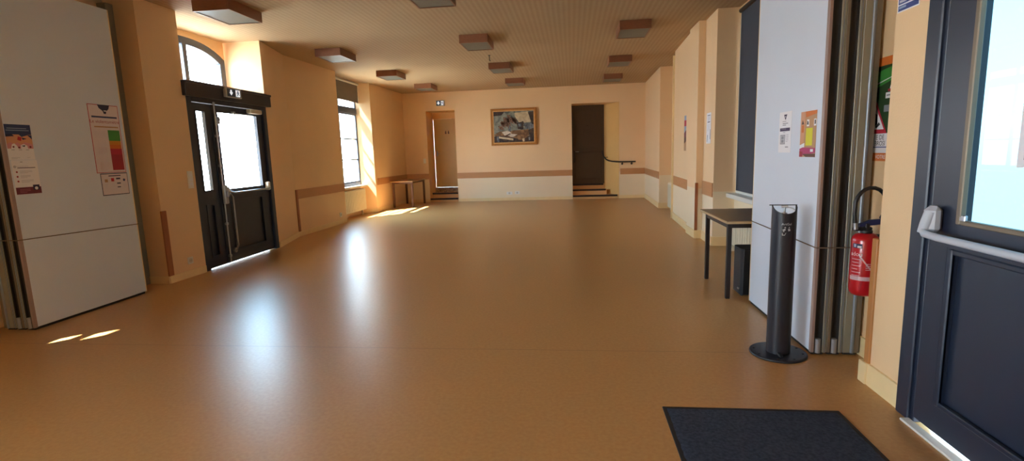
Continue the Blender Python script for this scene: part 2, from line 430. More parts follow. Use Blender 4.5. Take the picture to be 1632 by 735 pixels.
skirt('baseboard_right', [[(2.10, 15.34), (2.045, 12.53), (2.42, 12.53)], [(2.02, 10.68), (1.945, 8.85), (1.90, 8.85), (1.90, 8.25), (2.0, 8.25), (1.99, 7.6), (2.28, 7.6)],
                         [(1.915, 5.1), (1.915, 3.09), (1.72, 3.09), (1.72, 2.78)]], h=.13)

# dado boards (flat wooden chair rails) and corner guards
cnt = [0]
def dado(pts, z0=.695, z1=.865, mt='dado_wood', t=.014):
    cnt[0] += 1; mb = MB()
    for (xa, ya), (xb, yb) in zip(pts, pts[1:]):
        d = Vector((xb-xa, yb-ya, 0)).normalized(); n = Vector((d.y, -d.x, 0))*t
        mb.prism([(xa, ya), (xb, yb), (xb+n.x, yb+n.y), (xa+n.x, ya+n.y)], z0, z1, mt)
    return struct(mb, 'trim_%d' % cnt[0])
dado([(-5.05, 8.97), (-5.0, 10.93)])
dado([(-5.03, 12.97), (-5.0, 15.34)]); dado([(-5.0, 15.34), (-4.30, 15.34)])
dado([(-3.42, 15.34), (.02, 15.34)]); dado([(1.40, 15.34), (2.10, 15.34), (2.045, 12.55)])
dado([(2.02, 10.62), (1.945, 8.87)]); dado([(2.0, 8.23), (1.99, 7.62)], .70, .90)
def guard(x0, x1, y0, y1, z0, z1, mt):
    cnt[0] += 1; return struct(MB().box(x0, x1, y0, y1, z0, z1, mt, .004), 'trim_%d' % cnt[0])
guard(-4.784, -4.762, 5.482, 5.56, .09, .87, 'guard_wood')
guard(-5.052, -5.028, 8.96, 9.02, .09, .865, 'guard_wood')
guard(1.886, 1.93, 8.232, 8.25, .13, .87, 'guard_wood')
guard(1.708, 1.75, 3.086, 3.135, .05, .87, 'guard_ochre')
guard(1.696, 1.75, 3.09, 3.165, 0, .13, 'base_cream')
guard(1.985, 2.045, 10.68, 10.72, .0, 3.18, 'base_cream')
guard(-5.14, -5.03, 5.40, 5.498, 0, 3.18, 'profile_light')    # wall post the sliding wall closes against
guard(-5.09, -5.025, 5.375, 5.40, .70, .86, 'guard_wood')

# ------------------------------------------------------------------ door_1: dark double door with fanlight (left)
d1 = sroot('door_1', (-4.8, 6.97, 0))
DX = -4.80   # face of the leaves
m = MB()
for ya, yb in ((6.11, 6.20), (7.745, 7.83)):
    m.box(-4.90, -4.765, ya, yb, 0, 2.26, 'door_blue', .006)
m.box(-4.90, -4.765, 6.20, 7.745, 2.19, 2.26, 'door_blue', .004)
m.build('door_frame', d1)
m = MB().box(WX+.02, -4.715, 6.06, 7.90, 2.25, 2.435, 'lintel_dark', .006)
m.box(-4.765, -4.70, 6.06, 7.90, 2.405, 2.435, 'lintel_dark', .004)
m.build('lintel_box', d1)
MB().box(WX+.02, -4.73, 6.14, 7.83, 2.435, 2.447, 'dado_wood').build('bounce_board', d1)  # unseen board added to bounce sunlight onto the jamb
def leaf(ya, yb, pane, panel):
    """one leaf: stiles and rails around a pane, recessed lower panel with moulding"""
    mb = MB(); x0, x1 = DX-.055, DX
    (pa, pb, pz0, pz1), (qa, qb, qz0, qz1) = pane, panel
    mb.box(x0, x1, ya, pa, .012, 2.185, 'door_blue'); mb.box(x0, x1, pb, yb, .012, 2.185, 'door_blue')
    mb.box(x0, x1, pa, pb, pz1, 2.185, 'door_blue'); mb.box(x0, x1, pa, pb, qz1, pz0, 'door_blue')
    mb.box(x0, x1, pa, pb, .012, qz0, 'door_blue')
    mb.box(x0+.01, x1-.022, pa, pb, qz0, qz1, 'door_blue')
    if qa > pa: mb.box(x0+.012, x1-.001, pa, qa, qz0, qz1, 'door_blue')
    if qb < pb: mb.box(x0+.012, x1-.001, qb, pb, qz0, qz1, 'door_blue')
    # beads round pane and panel
    for a, b, c, d in ((pa, pb, pz0, pz1), (qa, qb, qz0, qz1)):
        w = .02
        mb.box(x1-.012, x1+.006, a, a+w, c, d, 'door_blue'); mb.box(x1-.012, x1+.006, b-w, b, c, d, 'door_blue')
        mb.box(x1-.012, x1+.006, a+w, b-w, c, c+w, 'door_blue'); mb.box(x1-.012, x1+.006, a+w, b-w, d-w, d, 'door_blue')
    lf = mb.build('door_leaf', d1)
    MB().box(x0+.02, x0+.026, pa-.005, pb+.005, pz0-.005, pz1+.005, 'clear_glass').build('pane', lf)
    return lf
lfa = leaf(6.205, 6.595, (6.275, 6.475, 1.03, 2.10), (6.29, 6.46, .15, .86))
lfb = leaf(6.605, 7.74, (6.685, 7.61, 1.02, 2.11), (6.79, 7.55, .15, .88))
MB().box(DX-.01, DX+.012, 6.575, 6.63, .012, 2.185, 'door_blue', .004).build('meeting_stile', d1)
m = MB().tube([(DX+.035, 6.605, .03), (DX+.035, 6.61, 2.21)], .010, 'steel', 10)
for z in (.10, .55, 1.35, 1.75, 2.18): m.box(DX+.012, DX+.048, 6.588, 6.626, z, z+.035, 'steel', .004)
m.build('espagnolette_rod', d1)
m = MB().box(DX+.01, DX+.065, 6.60, 6.675, .84, 1.10, 'steel', .012).box(DX+.05, DX+.085, 6.615, 6.66, .93, 1.02, 'steel', .01)
m.build('lock_case', d1)
m = MB().tube([(DX+.03, 6.69, 1.03), (DX+.075, 6.72, 1.0), (DX+.085, 6.78, .985), (DX+.085, 7.60, .985), (DX+.07, 7.655, .99)], .014, 'steel', 12)
m.box(DX+.004, DX+.075, 7.63, 7.69, .96, 1.09, 'white_plastic', .014)
m.box(DX+.004, DX+.06, 6.665, 6.725, .96, 1.07, 'steel', .012)
m.build('panic_bar', d1)
m = MB().tube([(DX+.05, 6.665, .93), (DX+.075, 6.70, .98), (DX+.085, 6.725, .93), (DX+.08, 6.735, .6), (DX+.075, 6.745, .25), (DX+.05, 6.745, .18), (DX+.01, 6.745, .17)], .012, 'steel', 10)
m.tube([(DX+.002, 6.75, .17), (DX+.03, 6.75, .17)], .035, 'steel', 16)
m.build('stay_bar', d1)
m = MB().tube([(DX+.005, 6.67, 1.99), (DX+.05, 6.67, 1.99)], .022, 'steel', 14).box(DX, DX+.04, 6.64, 6.70, 1.93, 2.03, 'steel', .008)
m.build('upper_catch', d1)
m = MB().box(DX, DX+.075, 7.36, 7.65, 2.12, 2.18, 'closer_cream', .008)
m.box(DX+.03, DX+.05, 7.02, 7.40, 2.085, 2.10, 'steel', .003).box(DX-.0, DX+.05, 7.0, 7.04, 2.08, 2.12, 'steel', .003)
m.build('door_closer', d1)
# fanlight
fl_ = MB(); FB = 2.44
inner = [(yc+(hw-.11)*(y-yc)/hw, (z-zs)*.86+zs-.075) for y, z in arc]
for i in range(N):
    fl_.extr([(WX, arc[i][0], arc[i][1]), (WX, arc[i+1][0], arc[i+1][1]), (WX, inner[i+1][0], inner[i+1][1]), (WX, inner[i][0], inner[i][1])], (-.07, 0, 0), 'frame_grey')
for s_, e_ in ((0, inner[0]), (-1, inner[-1])):
    a = arc[s_][0]; fl_.box(WX-.07, WX, a, e_[0], FB, e_[1], 'frame_grey')
    fl_.extr([(WX, a, arc[s_][1]), (WX, e_[0], e_[1]), (WX, a, e_[1])], (-.07, 0, 0), 'frame_grey')
fl_.box(WX-.07, WX, inner[0][0], inner[-1][0], FB, FB+.13, 'frame_grey')
fl_.box(WX-.07, WX+.01, 6.935, 7.015, FB+.13, 3.09, 'frame_grey')
fo = fl_.build('fanlight_frame', d1)
MB().extr([(WX-.04, y, z) for y, z in inner]+[(WX-.04, inner[-1][0], FB+.12), (WX-.04, inner[0][0], FB+.12)], (-.005, 0, 0), 'clear_glass').build('fanlight_pane', fo)

# ------------------------------------------------------------------ window_1 (left, sunlit)
w1 = sroot('window_1', (-5.3, 11.8, .7))
m = MB(); a, b, z0, z1, fx0, fx1 = 11.0, 12.645, .73, 3.16, -5.40, -5.31
m.box(fx0, fx1-.02, a, a+.025, z0, z1, 'frame_grey'); m.box(fx0, fx1-.02, b-.025, b, z0, z1, 'frame_grey')
m.box(fx0, fx1, a+.035, b-.035, z0, z0+.08, 'frame_grey'); m.box(fx0, fx1, a+.035, b-.035, z1-.08, z1, 'frame_grey')
m.box(fx0, fx1+.01, a+.035, b-.035, 2.48, 2.60, 'frame_grey')
m.build('window_frame', w1)
def casement(ya, yb, za, zb, bars):
    mb = MB(); x0, x1 = -5.38, -5.33; w = .032
    mb.box(x0, x1, ya, ya+w, za, zb, 'frame_grey', .004); mb.box(x0, x1, yb-w, yb, za, zb, 'frame_grey', .004)
    mb.box(x0, x1, ya+w, yb-w, za, za+w, 'frame_grey'); mb.box(x0, x1, ya+w, yb-w, zb-w, zb, 'frame_grey')
    for z in bars: mb.box(x0+.01, x1-.005, ya+w, yb-w, z-.015, z+.015, 'frame_grey')
    o = mb.build('casement', w1)
    MB().box(x0+.02, x0+.025, ya+w-.005, yb-w+.005, za+w-.005, zb-w+.005, 'clear_glass').build('pane', o)
for ya, yb in ((11.025, 11.66), (11.66, 12.62)):
    casement(ya, yb, .81, 2.48, (1.87, 1.37)); casement(ya, yb, 2.60, 3.08, ())
MB().box(-5.33, -5.19, 11.02, 12.72, .69, .738, 'sill_white', .008).build('window_sill', w1)

t = thing('roller_blind', (-5.22, 11.9, 3.2), 'brown grey roller blind half drawn over the tall window in the left wall', 'blind')
MB().box(-5.262, -5.256, 11.03, 12.67, 2.775, 3.19, 'blind_brown').build('fabric', t)
MB().tube([(-5.25, 11.02, 3.205), (-5.25, 12.68, 3.205)], .028, 'white_pvc', 14).build('roller', t)
MB().box(-5.267, -5.251, 11.03, 12.67, 2.755, 2.78, 'profile_tan', .004).build('bottom_bar', t)

def radiator(name, x0, x1, y0, y1, z0, z1, label, side):
    t = thing(name, ((x0+x1)/2, (y0+y1)/2, 0), label, 'radiator')
    m = MB().box(x0, x1, y0, y1, z0, z1, 'radiator', .012)
    xf = x1 if side > 0 else x0
    k = int((y1-y0)/.09)
    for i in range(k):
        y = y0+.05+i*(y1-y0-.1)/max(1, k-1); m.box(xf-.002, xf+.006*side, y-.02, y+.02, z0+.04, z1-.04, 'radiator', .003)
    m.build('panel', t)
    for y in (y0+.18, y1-.18): MB().box((x0+x1)/2-.02, (x0+x1)/2+.02, y-.02, y+.02, 0, z0+.02, 'radiator', .004).build('foot', t)
    g = MB().box(x0+.01, x1-.01, y0+.02, y1-.02, z1-.002, z1+.008, 'radiator', .003)
    g.build('grille', t)
    mx = (x0+x1)/2
    MB().tube([(mx, y0-.03, .0), (mx, y0-.03, z0+.06), (mx, y0+.02, z0+.06)], .009, 'radiator', 8).build('supply_pipe', t)
radiator('radiator', -5.26, -5.17, 11.06, 12.52, .12, .64, 'cream panel radiator under the sunlit left window sill', 1)
radiator('radiator', 2.12, 2.2, 5.3, 7.38, .10, .56, 'pale panel radiator behind the dark-legged table, below the grey blind', -1)
radiator('radiator', 2.2, 2.29, 10.95, 12.28, .06, .62, 'white radiator showing as a thin strip in the right wall recess by the stair corner', -1)

# ------------------------------------------------------------------ window_2 (right niche, grey blind)
w2 = sroot('window_2', (2.3, 6.4, .7))
m = MB()
m.box(2.30, 2.38, 5.35, 5.44, .76, 3.16, 'white_pvc', .004); m.box(2.29, 2.38, 7.47, 7.60, .76, 3.16, 'white_pvc', .004)
m.box(2.30, 2.38, 5.44, 7.47, .76, .86, 'white_pvc'); m.box(2.30, 2.38, 5.44, 7.47, 3.07, 3.16, 'white_pvc'); m.box(2.30, 2.38, 6.43, 6.53, .86, 3.07, 'white_pvc')
fo = m.build('window_frame', w2)
for a, b in ((5.44, 6.43), (6.53, 7.47)): MB().box(2.335, 2.341, a-.005, b+.005, .855, 3.075, 'clear_glass').build('pane', fo)
MB().box(2.16, 2.36, 5.12, 7.59, .70, .76, 'white_pvc', .008).build('window_sill', w2)
t = thing('roller_blind', (2.28, 6.4, 3.2), 'dark grey roller blind fully drawn over the window beside the white panel stack', 'blind')
MB().box(2.272, 2.278, 5.14, 7.515, .79, 3.19, 'blind_grey').build('fabric', t)
MB().tube([(2.27, 5.28, 3.19), (2.27, 7.53, 3.19)], .03, 'ext_black', 14).build('roller', t)
MB().box(2.268, 2.283, 5.14, 7.515, .775, .80, 'white_pvc', .003).build('bottom_bar', t)

# windows behind the camera, and one in the left wall behind the panel stack with an added shutter gapped for sun patches
def simple_window(name, org, horiz, a, b, z0, z1, pos):
    r = sroot(name, org); m = MB()
    def bx(p, q, c, d, mt='white_pvc', dx=0.):
        if horiz: m.box(p, q, pos-.09, pos-.02, c, d, mt)
        else: m.box(pos-.09, pos-.02, p, q, c, d, mt)
    bx(a, a+.07, z0, z1); bx(b-.07, b, z0, z1); bx(a+.07, b-.07, z0, z0+.07); bx(a+.07, b-.07, z1-.07, z1); bx((a+b)/2-.05, (a+b)/2+.02, z0+.07, z1-.07)
    f = m.build('window_frame', r); g = MB()
    if horiz: g.box(a+.06, b-.06, pos-.06, pos-.055, z0+.06, z1-.06, 'clear_glass')
    else: g.box(pos-.06, pos-.055, a+.06, b-.06, z0+.06, z1-.06, 'clear_glass')
    g.build('pane', f); return r
simple_window('window_3', (-5.2, -1.5, .2), False, -2.9, -.2, .2, 2.65, -5.15)
w5 = simple_window('window_4', (-5.2, 1.7, .62), False, 1.0, 3.1, .62, 3.1, -5.15)
m = MB()      # unseen shutter added, its two gaps placed to cast sun patches on the floor
for a, b, c, d in ((1.0, 3.1, .62, 1.93), (1.0, 2.53, 1.93, 2.13), (2.64, 3.1, 1.93, 2.13), (1.0, 3.1, 2.13, 2.38), (1.0, 2.38, 2.38, 2.62), (2.52, 3.1, 2.38, 2.62), (1.0, 3.1, 2.62, 3.1)):
    m.box(-5.165, -5.16, a, b, c, d, 'blind_brown')
m.build('sun_slit_shutter', w5)

# ------------------------------------------------------------------ door_2: dark blue entrance door (right foreground)
d2 = sroot('door_2', (1.72, 2.24, 0))
m = MB()
m.box(1.69, 1.80, 2.685, 2.785, 0, 2.62, 'door_blue', .006); m.box(1.69, 1.80, 1.70, 1.76, 0, 2.62, 'door_blue', .006)
m.box(1.705, 1.80, 2.66, 2.69, 0, 2.55, 'door_blue', .004)
m.box(1.69, 1.80, 1.76, 2.685, 2.54, 2.62, 'door_blue', .004)
m.build('door_frame', d2)
x0, x1 = 1.705, 1.765
m = MB()
m.box(x0, x1, 2.495, 2.66, .03, 2.53, 'door_blue'); m.box(x0, x1, 1.765, 1.87, .03, 2.53, 'door_blue')
m.box(x0, x1, 1.87, 2.495, 2.40, 2.53, 'door_blue'); m.box(x0, x1, 1.87, 2.495, .90, 1.045, 'door_blue'); m.box(x0, x1, 1.87, 2.495, .03, .185, 'door_blue')
m.box(x0+.022, x1-.01, 1.87, 2.54, .185, .90, 'door_blue')
m.box(x0-.001, x0+.03, 2.535, 2.56, .17, .93, 'door_blue'); 
for ya, yb, za, zb in ((2.495, 2.52, .165, .925), (1.85, 1.875, .165, .925), (1.875, 2.495, .165, .19), (1.875, 2.495, .90, .925)):
    m.box(x0-.008, x0+.012, ya, yb, za, zb, 'door_blue', .005)
lf = m.build('door_leaf', d2)
m = MB()
for ya, yb, za, zb in ((2.47, 2.497, 1.04, 2.41), (1.868, 1.895, 1.04, 2.41), (1.895, 2.47, 1.04, 1.062), (1.895, 2.47, 2.385, 2.41)):
    m.box(x0-.006, x0+.02, ya, yb, za, zb, 'profile_tan', .004)
m.build('glazing_bead', lf)
MB().box(x0+.028, x0+.034, 1.86, 2.50, 1.03, 2.41, 'entry_glass').build('pane', lf)
m = MB()
m.tube([(1.635, 2.60, 1.0), (1.63, 2.58, .985), (1.632, 2.50, .98), (1.632, 1.92, .98)], .017, 'bar_grey', 14)
m.build('panic_bar', d2)
m = MB().box(1.64, 1.706, 2.565, 2.635, .985, 1.115, 'bar_grey', .022)
m.tube([(1.66, 2.595, 1.085), (1.645, 2.60, 1.03), (1.635, 2.605, .985)], [.026, .024, .02], 'bar_grey', 14)
m.box(1.64, 1.706, 1.88, 1.94, .93, 1.06, 'bar_grey', .018)
m.build('bar_housing', d2)
MB().box(1.70, 1.715, 2.465, 2.475, 1.06, 1.075, 'steel').box(1.698, 1.712, 2.44, 2.465, 1.058, 1.085, 'steel', .003).build('glazing_clip', d2)
MB().box(1.655, 1.70, 1.76, 2.685, 0, .012, 'white_pvc', .003).build('threshold', d2)

# ------------------------------------------------------------------ stairs niche doors
d3 = sroot('door_3', (-3.86, 16.0, .4))
lf = MB()
ang = math.radians(-2.5); hx_, hy_ = -3.45, 16.02    # hinge on the right, leaf slightly ajar
def rot(x, y): dx, dy = x-hx_, y-hy_; return (hx_+dx*math.cos(ang)-dy*math.sin(ang), hy_+dx*math.sin(ang)+dy*math.cos(ang))
lf.prism([rot(-4.269, 16.02), rot(-3.45, 16.02), rot(-3.45, 16.06), rot(-4.269, 16.06)], .405, 2.52, 'door_olive')
lfo = lf.build('door_leaf', d3)
m = MB()
a = rot(-4.19, 16.018); b = rot(-4.10, 15.97)
m.tube([(*a, 1.46), (a[0], a[1]-.045, 1.46), (b[0], b[1], 1.46)], .009, 'steel', 8); m.box(a[0]-.02, a[0]+.02, a[1]-.008, a[1]+.001, 1.38, 1.54, 'steel')
m.build('door_handle', d3)
m = MB(); c = rot(-3.84, 16.017)
for dx in (-.045, .045):
    m.tube([(c[0]+dx, c[1], 2.135), (c[0]+dx, c[1]-.006, 2.135)], .018, 'ink_brown', 10); m.box(c[0]+dx-.022, c[0]+dx+.022, c[1]-.006, c[1], 2.06, 2.115, 'ink_brown')
m.build('door_pictogram', d3)
m = MB().box(-4.30, -4.275, 16.0, 16.1, .40, 2.53, 'base_cream').box(-3.452, -3.42, 16.0, 16.12, .40, 2.53, 'base_cream').box(-4.275, -3.452, 16.03, 16.1, 2.505, 2.53, 'base_cream')
m.build('door_frame', d3)

d4 = sroot('door_4', (.5, 16.02, .4))
m = MB().box(.0205, .9895, 16.02, 16.06, .401, 2.7545, 'door_brown')
for a, b, za, zb in ((.12, .90, .55, 1.35), (.12, .90, 1.5, 2.6)):
    m.box(a, b, 16.008, 16.02, za, zb, 'door_brown', .006)
m.build('door_leaf', d4)
MB().box(.47, .50, 16.0, 16.009, 2.14, 2.16, 'nosing_dark').box(.34, .63, 16.002, 16.009, 1.86, 2.0, 'door_brown', .002).build('door_plate', d4)
MB().tube([(.12, 16.02, 1.38), (.12, 15.97, 1.38), (.22, 15.965, 1.38)], .01, 'steel', 8).build('door_handle', d4)

def steps(name, loc, label, parts):
    t = thing(name, loc, label, 'steps')
    for nm, mb in parts: mb.build(nm, t)
steps('steps', (-3.86, 15.6, 0), 'two dark-edged steps in the doorway under the exit sign, near the corner table', [
    ('tread', MB().box(-4.29, -3.43, 15.345, 15.60, 0, .105, 'riser_tan')),
    ('nosing', MB().box(-4.29, -3.43, 15.325, 15.37, .065, .112, 'nosing_dark', .004)),
    ('tread', MB().box(-4.29, -3.43, 15.60, 15.98, 0, .25, 'riser_tan')),
    ('nosing', MB().box(-4.29, -3.43, 15.585, 15.63, .212, .258, 'nosing_dark', .004)),
    ('tiled_riser', MB().box(-4.29, -3.43, 15.98, 16.14, 0, .40, 'step_mosaic')),
])
def wedge(y0, z1):
    f = lambda y: 1.37-(y-15.34)*.38/.66-.003
    return y0, f
parts = []
for i, (ya, yb, z1) in enumerate(((15.345, 15.64, .105), (15.64, 15.95, .255), (15.95, 16.09, .40))):
    f = lambda y: 1.347-(y-15.34)*.38/.66
    xa, xb = (f(ya), f(yb)) if i == 0 else (min(1.03, f(ya)), min(1.03, f(yb)))
    if i == 2: xa = xb = .98
    parts.append(('tread', MB().prism([(.024, ya), (xa, ya), (xb, yb), (.024, yb)], 0, z1, 'riser_tan')))
    parts.append(('nosing', MB().box(.024, xa-.025, ya-.018, ya+.02, z1-.042, z1+.006, 'nosing_dark', .004)))
steps('steps', (.5, 15.6, 0), 'three dark-edged steps climbing to the tall dark brown door', parts)

t = thing('handrail', (1.3, 15.3, 1.05), 'black curved handrail on the far wall bending into the brown door recess', 'handrail')
m = MB().tube([(1.827, 15.262, 1.055), (1.5, 15.262, 1.057), (1.36, 15.264, 1.06), (1.28, 15.30, 1.065), (1.187, 15.46, 1.072), (1.10, 15.60, 1.09), (1.03, 15.72, 1.125), (.97, 15.83, 1.20), (.935, 15.89, 1.28), (.915, 15.93, 1.39)], .02, 'rail_black', 12)
m.build('rail', t)
for x in (1.455, 1.721):
    MB().tube([(x, 15.338, 1.0), (x, 15.27, 1.0), (x, 15.262, 1.04)], .009, 'rail_black', 8).tube([(x, 15.339, 1.0), (x, 15.325, 1.0)], .03, 'rail_black', 14).build('bracket', t)
MB().tube([(1.08, 15.83, 1.19), (1.0, 15.81, 1.185), (.985, 15.82, 1.20)], .009, 'rail_black', 8).build('bracket', t)
t = thing('handrail', (.075, 15.6, 1.2), 'short black sloping handrail on the left side of the brown door recess', 'handrail')
MB().tube([(.085, 15.37, 1.085), (.085, 15.9, 1.40)], .02, 'rail_black', 12).build('rail', t)
for y in (15.48, 15.80):
    z = 1.085+(y-15.37)*.594
    MB().tube([(.021, y, z-.05), (.07, y, z-.05), (.085, y, z-.01)], .009, 'rail_black', 8).build('bracket', t)

# ------------------------------------------------------------------ folded movable wall stacks
def panel_stack(x_face, sgn, y0, y1, ztop, labels, group, female):
    """three panels leaf to leaf; sgn: direction from the visible face to the wall"""
    for i in range(3):
        xa = x_face+sgn*i*.102
        t = thing('movable_wall_panel', (xa+sgn*.05, (y0+y1)/2, 0), labels[i], 'panel', group)
        X = lambda d: xa+sgn*d
        MB().box(X(0), X(.1), y0+.03, y1-.012, .025, ztop, 'laminate_white', .002).build('core', t)
        if i in female:
            MB().box(X(0), X(.02), y0, y0+.032, .02, ztop, 'profile_rose' if i == 0 else 'profile_tan', .002).build('edge_profile', t)
            MB().box(X(.071), X(.1), y0, y0+.032, .02, ztop, 'profile_light', .002).box(X(.083), X(.088), y0-.004, y0+.001, .02, ztop, 'profile_tube').build('edge_profile', t)
            m = MB().box(X(.02), X(.071), y0+.022, y0+.031, .02, ztop, 'channel_dark')
            m.box(X(.02), X(.027), y0+.003, y0+.03, .02, ztop, 'channel_dark').box(X(.064), X(.071), y0+.003, y0+.03, .02, ztop, 'channel_dark')
            m.build('edge_channel', t)
            MB().tube([(X(.0455), y0+.008, .018), (X(.0455), y0+.008, .115)], .019, 'bolt_grey', 16).build('floor_bolt', t)
        else:
            MB().box(X(0), X(.045), y0, y0+.032, .02, ztop, 'profile_light', .002).box(X(.065), X(.1), y0, y0+.032, .02, ztop, 'profile_tan', .002).build('edge_profile', t)
            MB().tube([(X(.055), y0+.004, .02), (X(.055), y0+.004, ztop)], .013, 'profile_tube', 14).build('seal_tube', t)
        MB().box(X(.012), X(.088), y0+.02, y1-.02, 0, .03, 'channel_dark').build('bottom_seal', t)
        MB().box(X(0), X(.1), y1-.012, y1, .02, ztop, 'base_cream', .002).build('rear_edge', t)
        MB().tube([(X(.05), y0+.35, ztop), (X(.05), y0+.35, CZ-.03)], .012, 'steel', 8).tube([(X(.05), y1-.35, ztop), (X(.05), y1-.35, CZ-.03)], .012, 'steel', 8).build('hanger', t)
panel_stack(1.586, 1, 3.53, 4.77, 3.02, ['white movable wall panel facing the room behind the black dispenser post, flyers taped on it', 'middle panel of the folded stack beside the red extinguisher', 'panel of the folded stack nearest the red extinguisher, tube on its edge'], None, (0, 1))
panel_stack(-4.72, -1, 3.86, 5.09, 3.0, ['white movable wall panel with the red and green scale poster on it', 'middle panel of the folded stack with the scale poster', 'rear panel of the folded stack with the scale poster, against the wall'], None, (0, 1))
def strap(name, x0, x1, y0, y1, z, dz, label):
    r = .004; e = .006
    pts = [(x0-e, y0-e, z+dz), (x1+e, y0-e, z+dz), (x1+e, y1+e, z), (x0-e, y1+e, z)]
    P = []
    for i in range(4):
        a, b = Vector(pts[i]), Vector(pts[(i+1) % 4])
        for k in (.012, .25, .5, .75, .988): P.append(a.lerp(b, k))
    o = MB().tube(P, r, 'cord_brown', 8, closed=True).build(name, None, ((x0+x1)/2, (y0+y1)/2, z)); o['label'] = label; o['category'] = 'cord'
strap('tie_cord', 1.586, 1.892, 3.526, 4.77, .752, -.012, 'thin brown cord tied round the white panels beside the dispenser post')
strap('tie_cord', -5.026, -4.72, 3.856, 5.09, .778, .03, 'thin brown cord tied round the white panels with the scale poster')
for nm, x in (('trim', 1.735), ('trim', -4.87)):
    cnt[0] += 1
    struct(MB().box(x-.06, x+.06, 3.2 if x > 0 else 3.3, 5.1 if x > 0 else 5.4, CZ-.035, CZ, 'profile_tan'), 'trim_%d' % cnt[0])

# ------------------------------------------------------------------ ceiling lights
L = thing('ceiling_light', (0, 0, CZ), 'x', 'light', 'square wooden ceiling lights')
bx_, by_, hh = .225, .325, .125
m = MB()
for sx in (-1, 1): m.box(sx*bx_, sx*(bx_-.018), -by_, by_, -hh, 0, 'light_wood', .002)
for sy in (-1, 1): m.box(-bx_+.018, bx_-.018, sy*by_, sy*(by_-.018), -hh, 0, 'light_wood', .002)
o = m.build('housing'); o.parent = L; o.location = (0, 0, 0)
o = MB().box(-bx_+.018, bx_-.018, -by_+.018, by_-.018, -hh+.006, -hh+.014, 'light_grey').build('diffuser'); o.parent = L; o.location = (0, 0, 0)
o = MB().box(-bx_+.03, bx_-.03, -by_+.03, by_-.03, -.03, 0, 'white_plastic').build('ceiling_plate'); o.parent = L; o.location = (0, 0, 0)
LP = [(-4.06, 6.09, 'largest-looking ceiling light, over the dark glazed double door'),
      (-4.06, 8.97, 'second ceiling light from the dark double door along the window side'),
      (-3.93, 11.42, 'ceiling light in front of the sunlit window, third of the window-side row'),
      (-3.79, 13.70, 'ceiling light nearest the corner table, last of the window-side row'),
      (-1.54, 5.93, 'ceiling light cut by the top of the photo, first of the middle row'),
      (-1.49, 8.58, 'middle-row ceiling light just before the small ceiling hook'),
      (-1.445, 11.20, 'middle-row ceiling light directly behind the small ceiling hook'),
      (-1.395, 13.52, 'middle-row ceiling light nearest the painting on the far wall'),
      (.945, 8.28, 'largest-looking ceiling light of the row on the side of the panel stack with the dispenser'),
      (.99, 11.11, 'second ceiling light from the far wall in the row leading to the brown door'),
      (1.045, 13.60, 'ceiling light closest to the tall brown door')]
for i, (x, y, lab) in enumerate(LP):
    c = L if i == 0 else copy_tree(L)
    c.location = (x, y, CZ); c['label'] = lab
o = MB().tube([(0, 0, 0), (0, 0, -.09), (.012, 0, -.105), (.02, 0, -.095)], .007, 'rail_black', 8).tube([(0, 0, 0), (0, 0, -.006)], .025, 'rail_black', 12).build('ceiling_hook', None)
o.location = (-1.518, 10.05, CZ); o['label'] = 'small dark hook hanging from the ceiling between two middle lights'; o['category'] = 'hook'

# ------------------------------------------------------------------ exit signs
def exit_sign(org, u, nrm, w, h, label):
    u, n = Vector(u), Vector(nrm); v = Vector((0, 0, 1)); org = Vector(org)
    t = thing('exit_sign', org, label, 'sign', 'lit exit signs')
    P = lambda a, b, c: org+u*a+v*b+n*c
    def slab(mb, a0, a1, b0, b1, c0, c1, mt): mb.extr([P(a0, b0, c0), P(a1, b0, c0), P(a1, b1, c0), P(a0, b1, c0)], n*(c1-c0), mt)
    m = MB(); slab(m, -w/2, w/2, -h/2, h/2, 0, .045, 'sign_case'); m.build('case', t)
    m = MB(); slab(m, -w/2+.018, w/2-.018, -h/2+.012, h/2-.012, .045, .049, 'sign_slate'); m.build('face', t)
    m = MB(); x = -w*.2; k = h*.30
    for q in ([(x-k, k*.15), (x, -k), (x+k, k*.15), (x+k*.45, k*.15), (x+k*.45, k), (x-k*.45, k), (x-k*.45, k*.15)],):
        m.extr([P(a, b, .049) for a, b in q], n*.002, 'sign_lit')
    m.build('arrow', t)
    m = MB(); slab(m, w*.10, w*.38, -h*.36, h*.36, .049, .051, 'sign_lit'); m.build('doorway_symbol', t)
    m = MB(); cx = w*.24                      # running figure in the doorway
    m.extr([P(cx+.012*math.cos(a*.785), h*.22+.012*math.sin(a*.785), .051) for a in range(8)], n*.001, 'sign_slate')
    for q in ([(-.012, .14), (.012, .16), (.014, -.06), (-.010, -.06)], [(-.010, -.05), (.004, -.05), (-.02, -.30), (-.034, -.30)], [(.0, -.05), (.014, -.05), (.036, -.20), (.024, -.24)], [(-.012, .12), (-.008, .06), (-.04, -.02), (-.04, .04)], [(.012, .12), (.012, .06), (.035, .02), (.035, .07)]):
        m.extr([P(cx+a, b*h, .051) for a, b in q], n*.001, 'sign_slate')
    m.build('running_figure', t)
exit_sign((-4.714, 6.93, 2.362), (0, 1, 0), (1, 0, 0), .33, .125, 'exit sign with down arrow on the dark lintel of the glazed double door')
exit_sign((-3.83, 15.338, 2.93), (1, 0, 0), (0, -1, 0), .26, .16, 'small exit sign above the doorway by the corner table')

